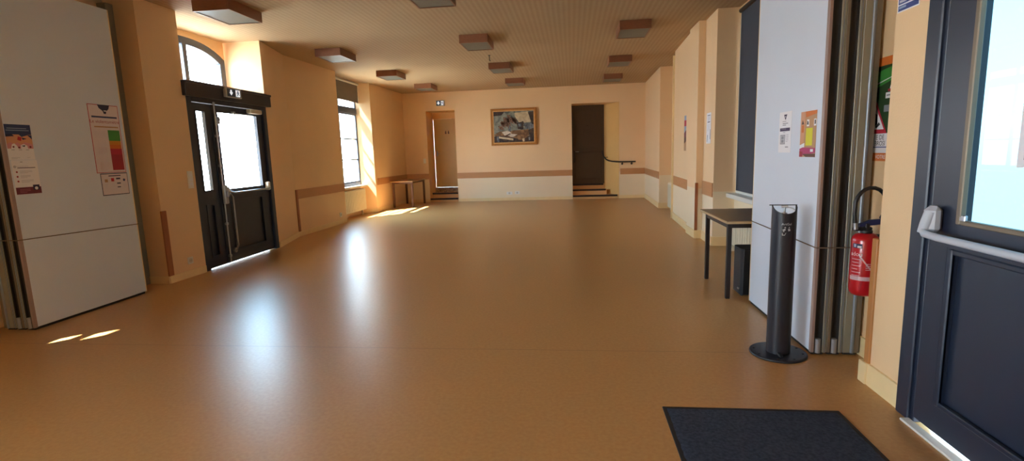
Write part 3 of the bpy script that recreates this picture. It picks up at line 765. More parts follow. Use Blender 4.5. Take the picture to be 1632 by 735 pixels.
# ------------------------------------------------------------------ sheets of paper, posters
def sheet(name, label, cat, org, u, nrm, w, h, paper, items, group=None):
    """org: top-left corner; items in sheet units (0..w, 0..h downwards)"""
    u, n = Vector(u), Vector(nrm); org = Vector(org)
    mb = MB()
    P = lambda a, b, c: org+u*a-Vector((0, 0, b))+n*c
    mb.extr([P(0, 0, .0008), P(0, h, .0008), P(w, h, .0008), P(w, 0, .0008)], n*.0012, paper)
    for it in items:
        if it[0] == 'r':
            _, a0, b0, a1, b1, mt = it[:6]; lv = it[6] if len(it) > 6 else 1
            mb.extr([P(a0, b0, .002), P(a0, b1, .002), P(a1, b1, .002), P(a1, b0, .002)], n*.0004*lv, mt)
        elif it[0] == 'p':
            _, pts, mt = it[:3]; lv = it[3] if len(it) > 3 else 1
            mb.extr([P(a, b, .002) for a, b in pts], n*.0004*lv, mt)
        elif it[0] == 'c':
            _, a, b, r, mt = it[:5]; lv = it[5] if len(it) > 5 else 1
            mb.extr([P(a+r*math.cos(k*math.pi/8), b+r*math.sin(k*math.pi/8), .002) for k in range(16)], n*.0004*lv, mt)
        elif it[0] == 't':
            _, txt, a, b, size, mt = it[:6]; lv = it[6] if len(it) > 6 else 3
            mb.text(txt, size, P(a, b, .002+.0004*lv), u, (0, 0, 1), mt)
        elif it[0] == 'l':   # lines of small print
            _, a0, b0, a1, nn, pitch, th, mt = it
            for k in range(nn):
                e = a1-(a1-a0)*(.0 if k < nn-1 else .35)
                mb.extr([P(a0, b0+k*pitch, .002), P(a0, b0+k*pitch+th, .002), P(e, b0+k*pitch+th, .002), P(e, b0+k*pitch, .002)], n*.0004, mt)
    o = mb.build(name, None, tuple(P(w/2, h/2, 0))); o['label'] = label; o['category'] = cat
    if group: o['group'] = group
    return o
XP = -4.72
sheet('flyer', 'blue-topped flyer with a food photo on the left white panel, above another sheet', 'flyer', (XP, 3.893, 1.792), (0, 1, 0), (1, 0, 0), .215, .30, 'paper_white', [
    ('r', 0, 0, .215, .085, 'ink_blue'), ('r', .02, .03, .18, .036, 'ink_sky', 2), ('r', .01, .047, .20, .053, 'ink_sky', 2),
    ('p', [(.0, .085), (.215, .085), (.215, .19), (.0, .19)], 'ink_peach'),
    ('p', [(.0, .085), (.05, .08), (.07, .10), (.0, .105)], 'ink_navy', 2), ('p', [(.11, .085), (.15, .082), (.215, .09), (.215, .125), (.18, .09), (.13, .105)], 'ink_blue', 2),
    ('p', [(.10, .10), (.13, .11), (.12, .14), (.09, .13)], 'ink_red', 2), ('p', [(.13, .11), (.17, .12), (.135, .13)], 'ink_navy', 3),
    ('p', [(.0, .17), (.03, .15), (.06, .165), (.09, .15), (.11, .17), (.15, .15), (.19, .16), (.215, .17), (.215, .205), (.0, .205)], 'ink_rose', 2),
    ('p', [(.03, .205), (.04, .17), (.06, .16), (.08, .18), (.09, .205)], 'paper_white', 3), ('p', [(.11, .205), (.11, .175), (.14, .165), (.165, .18), (.17, .205)], 'paper_white', 3),
    ('p', [(.115, .18), (.15, .175), (.14, .19)], 'ink_navy', 4), ('c', .05, .19, .008, 'ink_maroon', 4), ('c', .095, .195, .008, 'ink_maroon', 4), ('c', .19, .19, .009, 'ink_maroon', 4),
    ('l', .03, .213, .07, 1, .01, .004, 'ink_grey'), ('l', .09, .213, .13, 1, .01, .004, 'ink_grey'), ('l', .15, .213, .19, 1, .01, .004, 'ink_grey'),
    ('l', .02, .28, .09, 2, .008, .003, 'ink_light'), ('l', .15, .28, .19, 1, .008, .003, 'ink_light')])
sheet('flyer', 'white sheet with red bullets and maroon foot, below the blue-topped flyer', 'flyer', (XP, 3.905, 1.488), (0, 1, 0), (1, 0, 0), .213, .292, 'paper_white', [
    ('l', .07, .012, .10, 1, .01, .005, 'ink_grey'), ('c', .02, .055, .012, 'ink_light'), ('l', .03, .05, .19, 1, .01, .003, 'ink_light'), ('r', .04, .062, .19, .068, 'ink_violet'),
    ('c', .03, .10, .008, 'ink_deepred'), ('c', .03, .14, .008, 'ink_deepred'), ('c', .03, .18, .008, 'ink_deepred'),
    ('l', .055, .09, .16, 3, .009, .003, 'ink_light'), ('l', .055, .13, .14, 3, .009, .003, 'ink_light'), ('l', .055, .17, .16, 3, .009, .003, 'ink_light'),
    ('r', .0, .232, .213, .292, 'ink_maroon'), ('r', .145, .215, .20, .26, 'ink_navy', 2), ('c', .172, .245, .014, 'paper_white', 3), ('l', .03, .25, .12, 3, .012, .003, 'ink_rose')])
sheet('scale_poster', 'tall red-bordered poster with a green to red scale on the left white panel', 'poster', (XP, 4.69, 2.03), (0, 1, 0), (1, 0, 0), .345, .685, 'ink_red', [
    ('r', .006, .006, .339, .679, 'paper_pink', 1),
    ('p', [(.11, .0), (.25, .0), (.235, .04), (.205, .065), (.20, .09), (.175, .09), (.165, .062), (.125, .035)], 'ink_navy', 2), ('p', [(.175, .055), (.21, .055), (.205, .066), (.18, .066)], 'paper_white', 3),
    ('r', .03, .115, .32, .132, 'ink_blue', 2), ('t', 'Le violentomètre', .172, .17, .048, 'ink_deepred'), ('r', .045, .215, .32, .228, 'ink_tan', 2),
    ('r', .19, .252, .328, .36, 'ink_green', 2), ('r', .19, .36, .328, .40, 'ink_amber', 2), ('r', .19, .40, .328, .44, 'ink_orange', 2), ('r', .19, .44, .328, .50, 'ink_red', 2), ('r', .19, .50, .328, .66, 'ink_deepred', 2),
    ('l', .04, .27, .16, 5, .014, .004, 'ink_light'), ('l', .05, .43, .16, 5, .014, .004, 'ink_rose'), ('l', .05, .58, .17, 6, .014, .004, 'ink_rose')])
sheet('notice', 'small navy-bordered sheet of icons on the left white panel, right below the scale poster', 'notice', (XP+.0005, 4.722, 1.34), (0, 1, 0), (1, 0, 0), .318, .225, 'ink_navy', [
    ('r', .006, .008, .312, .217, 'paper_pink', 1), ('r', .09, .022, .235, .032, 'ink_violet', 2),
    ('r', .04, .06, .075, .09, 'ink_tan', 2), ('r', .115, .05, .15, .085, 'ink_red', 2), ('r', .175, .05, .225, .066, 'ink_navy', 2), ('c', .27, .075, .014, 'ink_blue', 2),
    ('r', .18, .10, .225, .112, 'ink_navy', 2), ('r', .18, .14, .22, .15, 'ink_navy', 2), ('l', .04, .11, .07, 4, .014, .004, 'ink_light'), ('l', .115, .11, .15, 4, .014, .004, 'ink_light'), ('l', .25, .11, .29, 4, .014, .004, 'ink_light'), ('l', .19, .19, .29, 1, .01, .003, 'ink_light')])
XF = 1.586
sheet('notice', 'plain white notice with a dark emblem on the white panel behind the dispenser post', 'notice', (XF, 4.235, 1.655), (0, -1, 0), (-1, 0, 0), .225, .30, 'paper_white', [
    ('p', [(.085, .02), (.14, .02), (.132, .035), (.118, .058), (.108, .058), (.093, .035)], 'ink_navy'), ('p', [(.108, .033), (.122, .033), (.118, .042), (.11, .042)], 'paper_white', 2),
    ('l', .06, .068, .165, 1, .01, .004, 'ink_grey'), ('l', .065, .082, .16, 2, .012, .006, 'ink_grey'),
    ('r', .02, .118, .20, .142, 'ink_violet'), ('l', .04, .124, .18, 1, .01, .004, 'ink_light'), ('l', .075, .15, .14, 1, .01, .003, 'ink_grey'),
    ('r', .03, .168, .12, .238, 'ink_grey'), ('r', .037, .174, .113, .232, 'ink_light', 2), ('r', .055, .18, .095, .20, 'ink_grey', 3), ('r', .055, .206, .095, .226, 'ink_grey', 3), ('l', .135, .168, .18, 5, .012, .004, 'ink_light'), ('r', .125, .255, .18, .262, 'ink_grey')])
sheet('flyer', 'orange-brown flyer with a yellow square on the white panel, beside the plain white notice', 'flyer', (XF, 3.856, 1.632), (0, -1, 0), (-1, 0, 0), .235, .305, 'ink_tan', [
    ('p', [(.0, .0), (.07, .0), (.06, .21), (.0, .22)], 'ink_peach'), ('p', [(.03, .055), (.055, .085), (.015, .085)], 'ink_brown', 2), ('r', .02, .09, .055, .14, 'ink_orange', 2),
    ('p', [(.07, .0), (.235, .0), (.235, .022), (.08, .04)], 'ink_orange', 2), ('r', .095, .055, .13, .10, 'paper_white', 2), ('p', [(.103, .062), (.118, .07), (.122, .09), (.10, .088)], 'ink_black', 3),
    ('r', .2, .055, .232, .10, 'paper_white', 2), ('p', [(.21, .062), (.225, .062), (.225, .088), (.21, .09)], 'ink_black', 3),
    ('p', [(.0, .225), (.07, .21), (.07, .24), (.0, .28)], 'paper_white', 1), ('r', .09, .112, .185, .228, 'ink_yellow', 3), ('l', .12, .135, .16, 4, .026, .004, 'ink_amber'),
    ('p', [(.0, .25), (.05, .24), (.235, .245), (.235, .277), (.0, .30)], 'ink_magenta', 2), ('l', .03, .255, .14, 3, .008, .003, 'ink_rose'), ('r', .165, .252, .205, .27, 'paper_white', 3), ('p', [(.05, .285), (.235, .282), (.235, .305), (.1, .305)], 'ink_brown', 3), ('p', [(.0, .265), (.05, .27), (.045, .305), (.0, .305)], 'ink_deepred', 3)])
sheet('poster', 'narrow blue-topped landscape poster on the right wall before the pilaster', 'poster', (1.9605, 9.44, 1.955), (.041, -.999, 0), (-.999, -.041, 0), .45, .60, 'ink_sky', [
    ('r', .0, .08, .15, .18, 'ink_red', 1), ('p', [(0, .30), (.1, .25), (.25, .28), (.45, .22), (.45, .34), (0, .40)], 'ink_maroon', 1), ('p', [(.0, .38), (.45, .32), (.45, .60), (0, .60)], 'ink_brown', 2),
    ('p', [(.28, .26), (.42, .25), (.42, .34), (.30, .36)], 'paper_white', 3), ('p', [(.1, .40), (.3, .36), (.32, .52), (.18, .54)], 'ink_violet', 3), ('p', [(0, .48), (.2, .42), (.22, .60), (0, .60)], 'ink_tan', 4), ('p', [(.2, .55), (.4, .53), (.36, .60), (.2, .60)], 'ink_rose', 5)])
sheet('notice', 'plain white sheet on the right wall just before the window recess', 'notice', (1.9955, 8.07, 1.90), (-.0154, -1, 0), (-1, .0154, 0), .26, .44, 'paper_white', [
    ('r', .05, .03, .22, .045, 'ink_grey'), ('l', .06, .06, .2, 4, .016, .006, 'ink_light'), ('r', .06, .125, .2, .138, 'ink_violet'), ('l', .05, .17, .2, 5, .02, .004, 'ink_light'), ('p', [(.05, .32), (.09, .31), (.07, .41), (.04, .42)], 'ink_grey'), ('r', .215, .24, .235, .38, 'ink_navy')])
sheet('warning_poster', 'green and red warning poster with a triangle, half hidden behind the extinguisher corner', 'poster', (1.915, 3.83, 1.925), (0, -1, 0), (-1, 0, 0), .42, .63, 'ink_darkgreen', [
    ('r', .0, .0, .42, .05, 'ink_orange', 1), ('p', [(.12, .10), (.42, .06), (.42, .14), (.16, .2)], 'ink_green', 1), ('p', [(.2, .16), (.42, .12), (.42, .125), (.2, .168)], 'paper_white', 2),
    ('p', [(.40, .16), (.42, .10), (.42, .19), (.385, .20)], 'paper_white', 3), ('r', .37, .195, .42, .21, 'ink_red', 4), ('r', .35, .215, .42, .25, 'paper_white', 3), ('t', 'des', .385, .232, .02, 'ink_black', 5) if False else ('r', .36, .228, .41, .236, 'ink_grey', 4), ('r', .34, .29, .42, .33, 'ink_grey', 2),
    ('p', [(.23, .22), (.385, .46), (.075, .46)], 'ink_red', 3), ('p', [(.23, .255), (.355, .435), (.105, .435)], 'paper_white', 4), ('p', [(.18, .42), (.19, .36), (.24, .325), (.28, .345), (.285, .40), (.25, .42)], 'ink_black', 5), ('p', [(.26, .42), (.30, .39), (.315, .405), (.28, .425)], 'ink_black', 5),
    ('p', [(.10, .435), (.36, .435), (.375, .46), (.08, .46)], 'ink_red', 5),
    ('r', .0, .46, .42, .585, 'paper_white', 2), ('t', 'E DE', .325, .485, .042, 'ink_black', 5), ('t', 'BROSI', .325, .522, .042, 'ink_black', 5), ('r', .0, .541, .42, .547, 'ink_blueprint', 4), ('l', .03, .558, .40, 1, .01, .006, 'ink_grey'),
    ('r', .0, .58, .42, .63, 'ink_orange', 4), ('t', 'VOTRE', .34, .605, .034, 'paper_white', 6)])
sheet('sticker', 'blue and white striped sticker high on the pier beside the entrance door', 'sticker', (1.72, 3.077, 2.245), (0, -1, 0), (-1, 0, 0), .175, .165, 'paper_white', [
    ('r', .006, .006, .169, .159, 'ink_blueprint', 1), ('r', .006, .042, .169, .05, 'paper_white', 2), ('r', .006, .085, .169, .093, 'paper_white', 2), ('r', .02, .02, .1, .034, 'ink_light', 2), ('r', .02, .06, .11, .076, 'ink_light', 2), ('r', .015, .105, .07, .118, 'ink_light', 2), ('r', .09, .10, .165, .125, 'ink_grey', 2), ('r', .006, .126, .169, .132, 'paper_white', 2), ('r', .012, .137, .07, .147, 'ink_sky', 2)])
sheet('door_notice', 'white notice taped on the glass of the entrance door', 'notice', (1.731, 2.245, 1.76), (0, -1, 0), (-1, 0, 0), .30, .46, 'paper_white', [
    ('c', .08, .27, .04, 'ink_tan', 1), ('c', .08, .27, .028, 'paper_white', 2), ('c', .08, .27, .016, 'ink_brown', 3), ('p', [(.03, .24), (.08, .20), (.12, .215), (.05, .245)], 'ink_grey', 1), ('r', .03, .385, .28, .43, 'ink_navy', 1), ('p', [(.04, .40), (.10, .395), (.09, .42), (.05, .42)], 'ink_sky', 2), ('l', .15, .05, .28, 6, .02, .006, 'ink_grey')])

# ------------------------------------------------------------------ painting
t = thing('painting', (-1.665, 15.33, 2.165), 'framed still life painting of flowers and open books on the far wall', 'painting')
px0, px1, pz0, pz1 = -2.338, -.993, 1.635, 2.695
m = MB(); fw = .085
def fr(a0, a1, c0, c1, y0, y1, mt, b=.006): m.box(a0, a1, y0, y1, c0, c1, mt, b)
for w_, y0, mt, off in ((.055, 15.275, 'gilt', 0), (.035, 15.288, 'gilt_light', .05)):
    a0, a1, c0, c1 = px0+off, px1-off, pz0+off, pz1-off
    fr(a0, a0+w_, c0, c1, y0, 15.338, mt); fr(a1-w_, a1, c0, c1, y0, 15.338, mt); fr(a0+w_, a1-w_, c0, c0+w_, y0, 15.338, mt); fr(a0+w_, a1-w_, c1-w_, c1, y0, 15.338, mt)
m.build('frame', t)
m = MB(); ca0, cw, cz1, chh = px0+fw, px1-px0-2*fw, pz1-fw, pz1-pz0-2*fw
m.box(ca0, ca0+cw, 15.30, 15.334, cz1-chh, cz1, 'paint_teal')
def pp(pts, mt, lv): m.extr([(ca0+a*cw, 15.30, cz1-b*chh) for a, b in pts], (0, -.0008*lv, 0), mt)
pp([(0, 0), (.28, 0), (.2, .12), (.0, .14)], 'paint_dark', 1)
pp([(.52, .06), (.86, .02), (.90, .12), (.93, .36), (.78, .38), (.72, .34), (.66, .42), (.6, .3), (.55, .2)], 'paint_cream', 1)
pp([(.86, .05), (1, .02), (1, .45), (.95, .42)], 'paint_dark', 2)
pp([(.75, .40), (1, .40), (1, .62), (.8, .60)], 'paint_blue', 1)
pp([(0, .74), (.14, .64), (.5, .62), (.85, .6), (.86, .80), (.5, .95), (.1, .92)], 'paint_brown', 2)
pp([(0, .80), (.16, .78), (.5, .86), (.62, .90), (.9, .8), (1, .6), (1, 1), (0, 1)], 'paint_dark', 3)
pp([(.12, .80), (.48, .88), (.48, .94), (.12, .86)], 'paint_cream', 4)
pp([(.06, .80), (.12, .80), (.12, .98), (.07, .98)], 'paint_blue', 4)
pp([(.19, .66), (.36, .62), (.44, .70), (.27, .78)], 'paint_white', 5); pp([(.33, .78), (.40, .72), (.59, .75), (.47, .84)], 'paint_white', 5); pp([(.27, .78), (.40, .71), (.42, .73), (.30, .81)], 'paint_dark', 6)
pp([(.62, .68), (.86, .58), (.88, .78), (.72, .94), (.60, .92)], 'paint_brown', 6)
pp([(.36, .45), (.42, .45), (.44, .64), (.36, .64)], 'paint_blue', 5); pp([(.42, .56), (.48, .58), (.45, .64), (.41, .63)], 'paint_teal', 5)
for a, b, c, d in ((.16, .34, .30, .52), (.24, .18, .33, .50), (.30, .22, .38, .56), (.34, .10, .42, .50), (.40, .18, .50, .42), (.44, .20, .56, .38), (.18, .30, .26, .44), (.50, .24, .58, .44), (.10, .46, .26, .60)):
    pp([(a, b), ((a+c)/2+.04, b+.02), (c, d), ((a+c)/2-.03, (b+d)/2+.04)], 'paint_flower', 6)
pp([(.58, .38), (.74, .34), (.74, .60), (.60, .58)], 'paint_dark', 7); pp([(.61, .41), (.69, .40), (.69, .50), (.62, .51)], 'paint_blue', 8); pp([(.70, .34), (.74, .33), (.76, .42), (.72, .44)], 'paint_dark', 8)
pp([(.86, .62), (1, .55), (1, .95), (.9, .9)], 'paint_dark', 7); pp([(.70, .90), (.76, .88), (.76, .98), (.72, .99)], 'paint_cream', 8); pp([(.86, .86), (.9, .84), (.9, .95), (.87, .96)], 'paint_blue', 8)
m.build('canvas', t)

# ------------------------------------------------------------------ wall plates and sockets
def plate(name, org, u, nrm, w, h, label, cat, parts):
    u, n = Vector(u), Vector(nrm); v = Vector((0, 0, 1)); org = Vector(org)
    t = thing(name, org, label, cat)
    P = lambda a, b, c: org+u*a+v*b+n*c
    m = MB(); m.extr([P(-w/2, -h/2, .001), P(w/2, -h/2, .001), P(w/2, h/2, .001), P(-w/2, h/2, .001)], n*.01, 'white_plastic')
    m.build('plate', t)
    for k in parts:
        if k == 'socket':
            m = MB(); m.tube([P(0, 0, .011), P(0, 0, .016)], min(w, h)*.33, 'closer_cream', 18)
            for a in (-.009, .009): m.tube([P(a, 0, .016), P(a, 0, .0175)], .003, 'ink_black', 8)
            m.build('outlet', t)
        elif k == 'rocker':
            m = MB(); m.extr([P(-w*.28, -h*.28, .011), P(w*.28, -h*.28, .011), P(w*.28, h*.28, .011), P(-w*.28, h*.28, .011)], n*.005, 'white_plastic'); m.build('rocker', t)
        elif k == 'slots':
            for q in (-.25, 0, .25):
                m = MB(); m.extr([P(-w*.3, (q-.09)*h, .011), P(w*.3, (q-.09)*h, .011), P(w*.3, (q+.09)*h, .011), P(-w*.3, (q+.09)*h, .011)], n*.003, 'paper_white'); m.build('rocker', t)
plate('light_switch', (-4.771, 6.015, 1.21), (0, 1, 0), (1, 0, 0), .085, .215, 'tall white switch plate beside the dark double door', 'switch', ['slots'])
plate('wall_socket', (-4.772, 5.845, .21), (0, 1, 0), (1, 0, 0), .085, .085, 'white socket low on the pier left of the dark double door', 'socket', ['socket'])
plate('wall_socket', (-5.007, 10.66, .20), (0, 1, 0), (1, .02, 0), .09, .09, 'white socket low on the wall between the double door and the sunlit window', 'socket', ['socket'])
plate('wall_socket', (-1.86, 15.339, .22), (1, 0, 0), (0, -1, 0), .17, .09, 'white socket low on the far wall under the painting, nearer the exit sign', 'socket', ['socket'])
plate('wall_socket', (-1.625, 15.339, .23), (1, 0, 0), (0, -1, 0), .14, .09, 'white socket low on the far wall under the painting, nearer the brown door', 'socket', ['socket'])
plate('light_switch', (-4.405, 15.339, 1.25), (1, 0, 0), (0, -1, 0), .08, .14, 'small pale switch on the far wall between corner and exit doorway', 'switch', ['rocker'])

# ------------------------------------------------------------------ tables
def table(loc, x0, x1, y0, y1, z, label, legs, mats, leg_r):
    top, edge, legm = mats
    t = thing('table', loc, label, 'table')
    MB().box(x0, x1, y0, y1, z-.026, z-.003, edge, .003).box(x0+.004, x1-.004, y0+.004, y1-.004, z-.004, z, top, .0015).build('tabletop', t)
    i = .03; m = MB()
    (ax, ay), (bx2, by2) = legs[0], legs[2]
    e = leg_r*.7
    m.box(ax, bx2, ay-e, ay+e, z-.075, z-.026, legm); m.box(ax, bx2, by2-e, by2+e, z-.075, z-.026, legm)
    m.box(ax-e, ax+e, ay, by2, z-.075, z-.026, legm); m.box(bx2-e, bx2+e, ay, by2, z-.075, z-.026, legm)
    m.build('frame', t)
    for (lx, ly) in (legs[0], (legs[2][0], legs[0][1]), legs[2], (legs[0][0], legs[2][1])):
        mb = MB().box(lx-leg_r, lx+leg_r, ly-leg_r, ly+leg_r, .01, z-.026, legm, .004).box(lx-leg_r*.9, lx+leg_r*.9, ly-leg_r*.9, ly+leg_r*.9, 0, .012, 'ext_black')
        mb.build('leg', t)
table((1.68, 5.3, 0), 1.385, 1.985, 4.80, 5.80, .745, 'dark-topped table with near black legs behind the white panel stack, speaker under it', [(1.435, 4.90), (1.93, 4.90), (1.93, 5.66)], ('table_top', 'table_edge', 'table_leg'), .02)
table((-4.65, 14.45, 0), -4.975, -4.33, 13.76, 15.12, .735, 'brown school table standing in the far corner by the exit doorway', [(-4.92, 13.88), (-4.39, 13.88), (-4.39, 15.02)], ('table_brown', 'table_edge', 'table_leg_brown'), .026)

# ------------------------------------------------------------------ floor-standing loudspeaker
t = thing('loudspeaker', (1.71, 5.08, 0), 'black loudspeaker box standing on the floor under the dark-topped table', 'speaker')
def rbox(x0, x1, y0, y1, r, n=6):
    pts = []
    for cx, cy, a0 in ((x1-r, y1-r, 0), (x0+r, y1-r, 90), (x0+r, y0+r, 180), (x1-r, y0+r, 270)):
        for k in range(n+1): a = math.radians(a0+90*k/n); pts.append((cx+r*math.cos(a), cy+r*math.sin(a)))
    return pts
MB().prism(rbox(1.575, 1.84, 4.975, 5.22, .035), .012, .455, 'speaker_black').build('cabinet', t)
MB().prism(rbox(1.59, 1.825, 4.967, 5.0, .012), .03, .44, 'ext_black').build('grille', t)
MB().box(1.568, 1.576, 5.01, 5.055, .055, .072, 'steel', .002).build('badge', t)
for x in (1.60, 1.81):
    for y in (5.01, 5.18): MB().cyl((x, y), .014, 0, .014, 'ext_black', 10).build('foot', t)

# ------------------------------------------------------------------ hand-gel dispenser post
bx0, by0 = 1.386, 3.555
t = thing('gel_dispenser', (bx0, by0, 0), 'black hand-gel dispenser post on a round base before the white panel stack', 'dispenser')
m = MB(); pr = []
for k in range(9):
    a = math.radians(k*90/8); pr.append((.180-.012+.012*math.sin(math.pi/2-a) if False else .168+.012*math.cos(a), .006+.012*math.sin(a)))
m.lathe((bx0, by0), [(.176, 0), (.181, .004)]+[(.169+.012*math.cos(math.radians(q)), .008+.010*math.sin(math.radians(q))) for q in (0, 30, 60, 90)]+[(.02, .019)], 'bollard_black', 48)
m.build('base_plate', t)
for a in (20, 160, 200, 340, 250, 290): MB().tube([(bx0+.15*math.cos(math.radians(a)), by0+.15*math.sin(math.radians(a)), .0185), (bx0+.15*math.cos(math.radians(a)), by0+.15*math.sin(math.radians(a)), .022)], .008, 'ext_black', 10).build('base_screw', t)
# half-round column shell, open at the back, with a saddle-cut top
m = MB(); R1, R0, n = .075, .068, 30; zt = 1.025
fc = math.radians(262)         # direction the column front faces
A = [fc-math.radians(100)+math.radians(200)*k/n for k in range(n+1)]
def topz(a): return zt-.052*max(0, math.cos((a-fc)*.9))**1.0
nz = 8; vs = []; fs = []
for a in A:
    for r in (R1, R0):
        for j in range(nz+1): vs.append((bx0+r*math.cos(a), by0+r*math.sin(a), .018+(topz(a)-.018)*j/nz))
q = nz+1
for k in range(n):
    for j in range(nz):
        o1, o2 = k*2*q+j, (k+1)*2*q+j
        fs.append((o1, o2, o2+1, o1+1)); fs.append((o1+q, o1+q+1, o2+q+1, o2+q))
    fs.append((k*2*q+nz, (k+1)*2*q+nz, (k+1)*2*q+q+nz, k*2*q+q+nz))
for k in (0, n):
    for j in range(nz): fs.append((k*2*q+j, k*2*q+q+j, k*2*q+q+j+1, k*2*q+j+1))
m.add(vs, fs, 'bollard_black', False)
m.build('column', t)
back = fc+math.pi
m = MB(); e = Vector((-math.sin(fc), math.cos(fc), 0)); c = Vector((bx0, by0, 0)); bd = Vector((math.cos(back), math.sin(back), 0))
p = [c+e*.066+bd*.010, c-e*.066+bd*.010, c-e*.066+bd*.016, c+e*.066+bd*.016]
m.prism([(q_.x, q_.y) for q_ in p], .02, .955, 'bollard_black'); m.build('back_panel', t)
m = MB(); a = c+e*.074; b = c-e*.092
m.tube([(a.x, a.y, zt-.002), (b.x, b.y, zt-.002)], .003, 'ext_black', 8); m.build('cross_rod', t)
m = MB(); m.cyl((bx0, by0), .007, .94, 1.01, 'steel', 12).cyl((bx0, by0), .017, .94, .972, 'print_grey', 14)
h_ = c+e*.02; h2 = c-e*.02
m.tube([(h_.x, h_.y, 1.012), (h2.x, h2.y, 1.012)], .008, 'print_grey', 10)
pth = [c+e*k for k in (.0, .03, .05, .062)]
zz = (1.008, 1.006, 1.0, .988)
m.tube([(p_.x, p_.y, z_) for p_, z_ in zip(pth, zz)], .0045, 'print_grey', 8)
m.build('pump_head', t)
# print on the front of the column
fr_ = c+Vector((math.cos(fc), math.sin(fc), 0))*(R1+.001); fd = Vector((math.cos(fc), math.sin(fc), 0)); uu = Vector((-fd.y, fd.x, 0)) 
m = MB()
def wrap(mb):
    for i_, p_ in enumerate(mb.v):
        d = Vector(p_)-c; s_ = d.dot(uu); dep = d.dot(fd)-R1
        ang_ = s_/R1; w_ = c+fd*math.cos(ang_)*(R1+dep)+uu*math.sin(ang_)*(R1+dep); mb.v[i_] = (w_.x, w_.y, p_[2])
def flat(a0, a1, z0, z1, mt='print_grey'): m.extr([tuple(fr_+uu*a0+Vector((0, 0, z0))), tuple(fr_+uu*a1+Vector((0, 0, z0))), tuple(fr_+uu*a1+Vector((0, 0, z1))), tuple(fr_+uu*a0+Vector((0, 0, z1)))], fd*.0004, mt)
def poly2(pts, mt='print_grey'): m.extr([tuple(fr_+uu*a_+Vector((0, 0, z_))) for a_, z_ in pts], fd*.0004, mt)
m.text("ArtGel", .021, fr_+Vector((0, 0, .905)), uu, (0, 0, 1), 'print_grey')
poly2([(-.014, .885), (-.007, .889), (-.003, .881), (-.01, .877)]); poly2([(-.026, .868), (-.010, .876), (-.004, .868), (-.016, .862)]); poly2([(-.024, .858), (-.012, .862), (-.014, .855)])
poly2([(.012, .888), (.019, .888), (.017, .880), (.013, .880)]); poly2([(.008, .876), (.02, .877), (.023, .862), (.010, .860)])
poly2([(-.025, .848), (-.022, .848), (-.022, .836), (-.01, .836), (-.004, .85), (-.002, .848), (-.009, .832), (-.025, .832)])
wrap(m); m.build('printed_logo', t)
MB().box(bx0-.035, bx0-.012, by0-.125, by0-.07, .02, .035, 'ext_black', .004).build('pedal', t)

# ------------------------------------------------------------------ fire extinguisher
ex, ey = 1.765, 3.31
t = thing('fire_extinguisher', (ex, ey, .48), 'red fire extinguisher hanging on the recess wall beside the folded panels', 'fire extinguisher')
R = .074
prof = [(.030, .487), (.058, .49), (.070, .508), (R, .53), (R, .825), (.070, .845), (.055, .862), (.030, .872), (.022, .876)]
MB().lathe((ex, ey), prof, 'ext_red', 36).build('cylinder', t)
m = MB().lathe((ex, ey), [(.030, .868), (.034, .872), (.034, .888), (.026, .892)], 'ext_black', 20)
m.box(ex-.075, ex+.03, ey-.016, ey+.016, .886, .908, 'ext_black', .006); m.cyl((ex, ey), .018, .885, .93, 'ext_black', 14)
m.build('valve', t)
m = MB().extr([(ex-.045, ey-.014, .91), (ex+.085, ey-.014, .925), (ex+.085, ey-.014, .955), (ex+.02, ey-.014, .95), (ex-.045, ey-.014, .925)], (0, .028, 0), 'ext_blue'); m.build('lever', t)
m = MB(); P = []
for k in range(15):
    f_ = k/14; a = math.radians(205-250*f_)
    P.append((ex+.012+.088*math.cos(a), ey-.01+.0*f_, 1.04+.105*math.sin(a)))
P = [(ex-.066, ey-.012, .905), (ex-.074, ey-.012, .95), (ex-.078, ey-.012, .99)]+P[1:]+[(ex+.095, ey-.012, .93), (ex+.085, ey-.012, .80)]
m.tube(P, .0115, 'ext_black', 12); m.build('hose', t)
MB().tube([(ex-.066, ey-.012, .895), (ex-.07, ey-.012, .935)], .0135, 'steel', 12).build('hose_ferrule', t)
def band(a0, a1, z0, z1, mt, mb, r=R+.0008, sl=0):
    k = 10; vs = []; fs = []
    for i in range(k+1):
        a = math.radians(a0+(a1-a0)*i/k); dz = sl*i/k
        vs += [(ex+r*math.cos(a), ey+r*math.sin(a), z0+dz), (ex+r*math.cos(a), ey+r*math.sin(a), z1+dz)]
    for i in range(k): fs.append((2*i, 2*i+2, 2*i+3, 2*i+1))
    mb.add(vs, fs, mt, True)
m = MB()
# the camera sees the cylinder around azimuth 242 deg; image-left is the -x side (lower angles towards 180)
band(180, 320, .588, .612, 'ext_band', m); band(222, 300, .735, .749, 'ext_band', m, sl=-.135)
band(188, 232, .785, .812, 'ink_navy', m); band(212, 229, .788, .80, 'ext_white', m, R+.0014); band(195, 206, .79, .808, 'ink_sky', m, R+.0014)
for i, (a0, a1) in enumerate(((188, 226), (188, 222), (188, 228), (188, 218), (188, 230), (190, 226))): band(a0, a1, .715-.02*i, .719-.02*i, 'ext_band', m)
for k in range(4): band(250, 288, .69-.012*k, .694-.012*k, 'ext_band', m)
band(294, 312, .655, .675, 'ink_tan', m); band(294, 312, .68, .69, 'ink_navy', m)
lb = MB(); lb.text("adou", .036, (0, 0, 0), (1, 0, 0), (0, 1, 0), 'ext_white')
for p_ in lb.v:
    pass
lb.v = [(ex+(R+.0012)*math.cos(math.radians(208)+x_/R), ey+(R+.0012)*math.sin(math.radians(208)+x_/R), .748+y_) for x_, y_, z_ in lb.v]
for f_, mi_ in zip(lb.f, lb.mi): pass
o_ = len(m.v); kk = m._m('ext_white'); m.v += lb.v
for f_ in lb.f: m.f.append([o_+i for i in f_]); m.mi.append(kk); m.sm.append(False)
m.build('label_print', t)
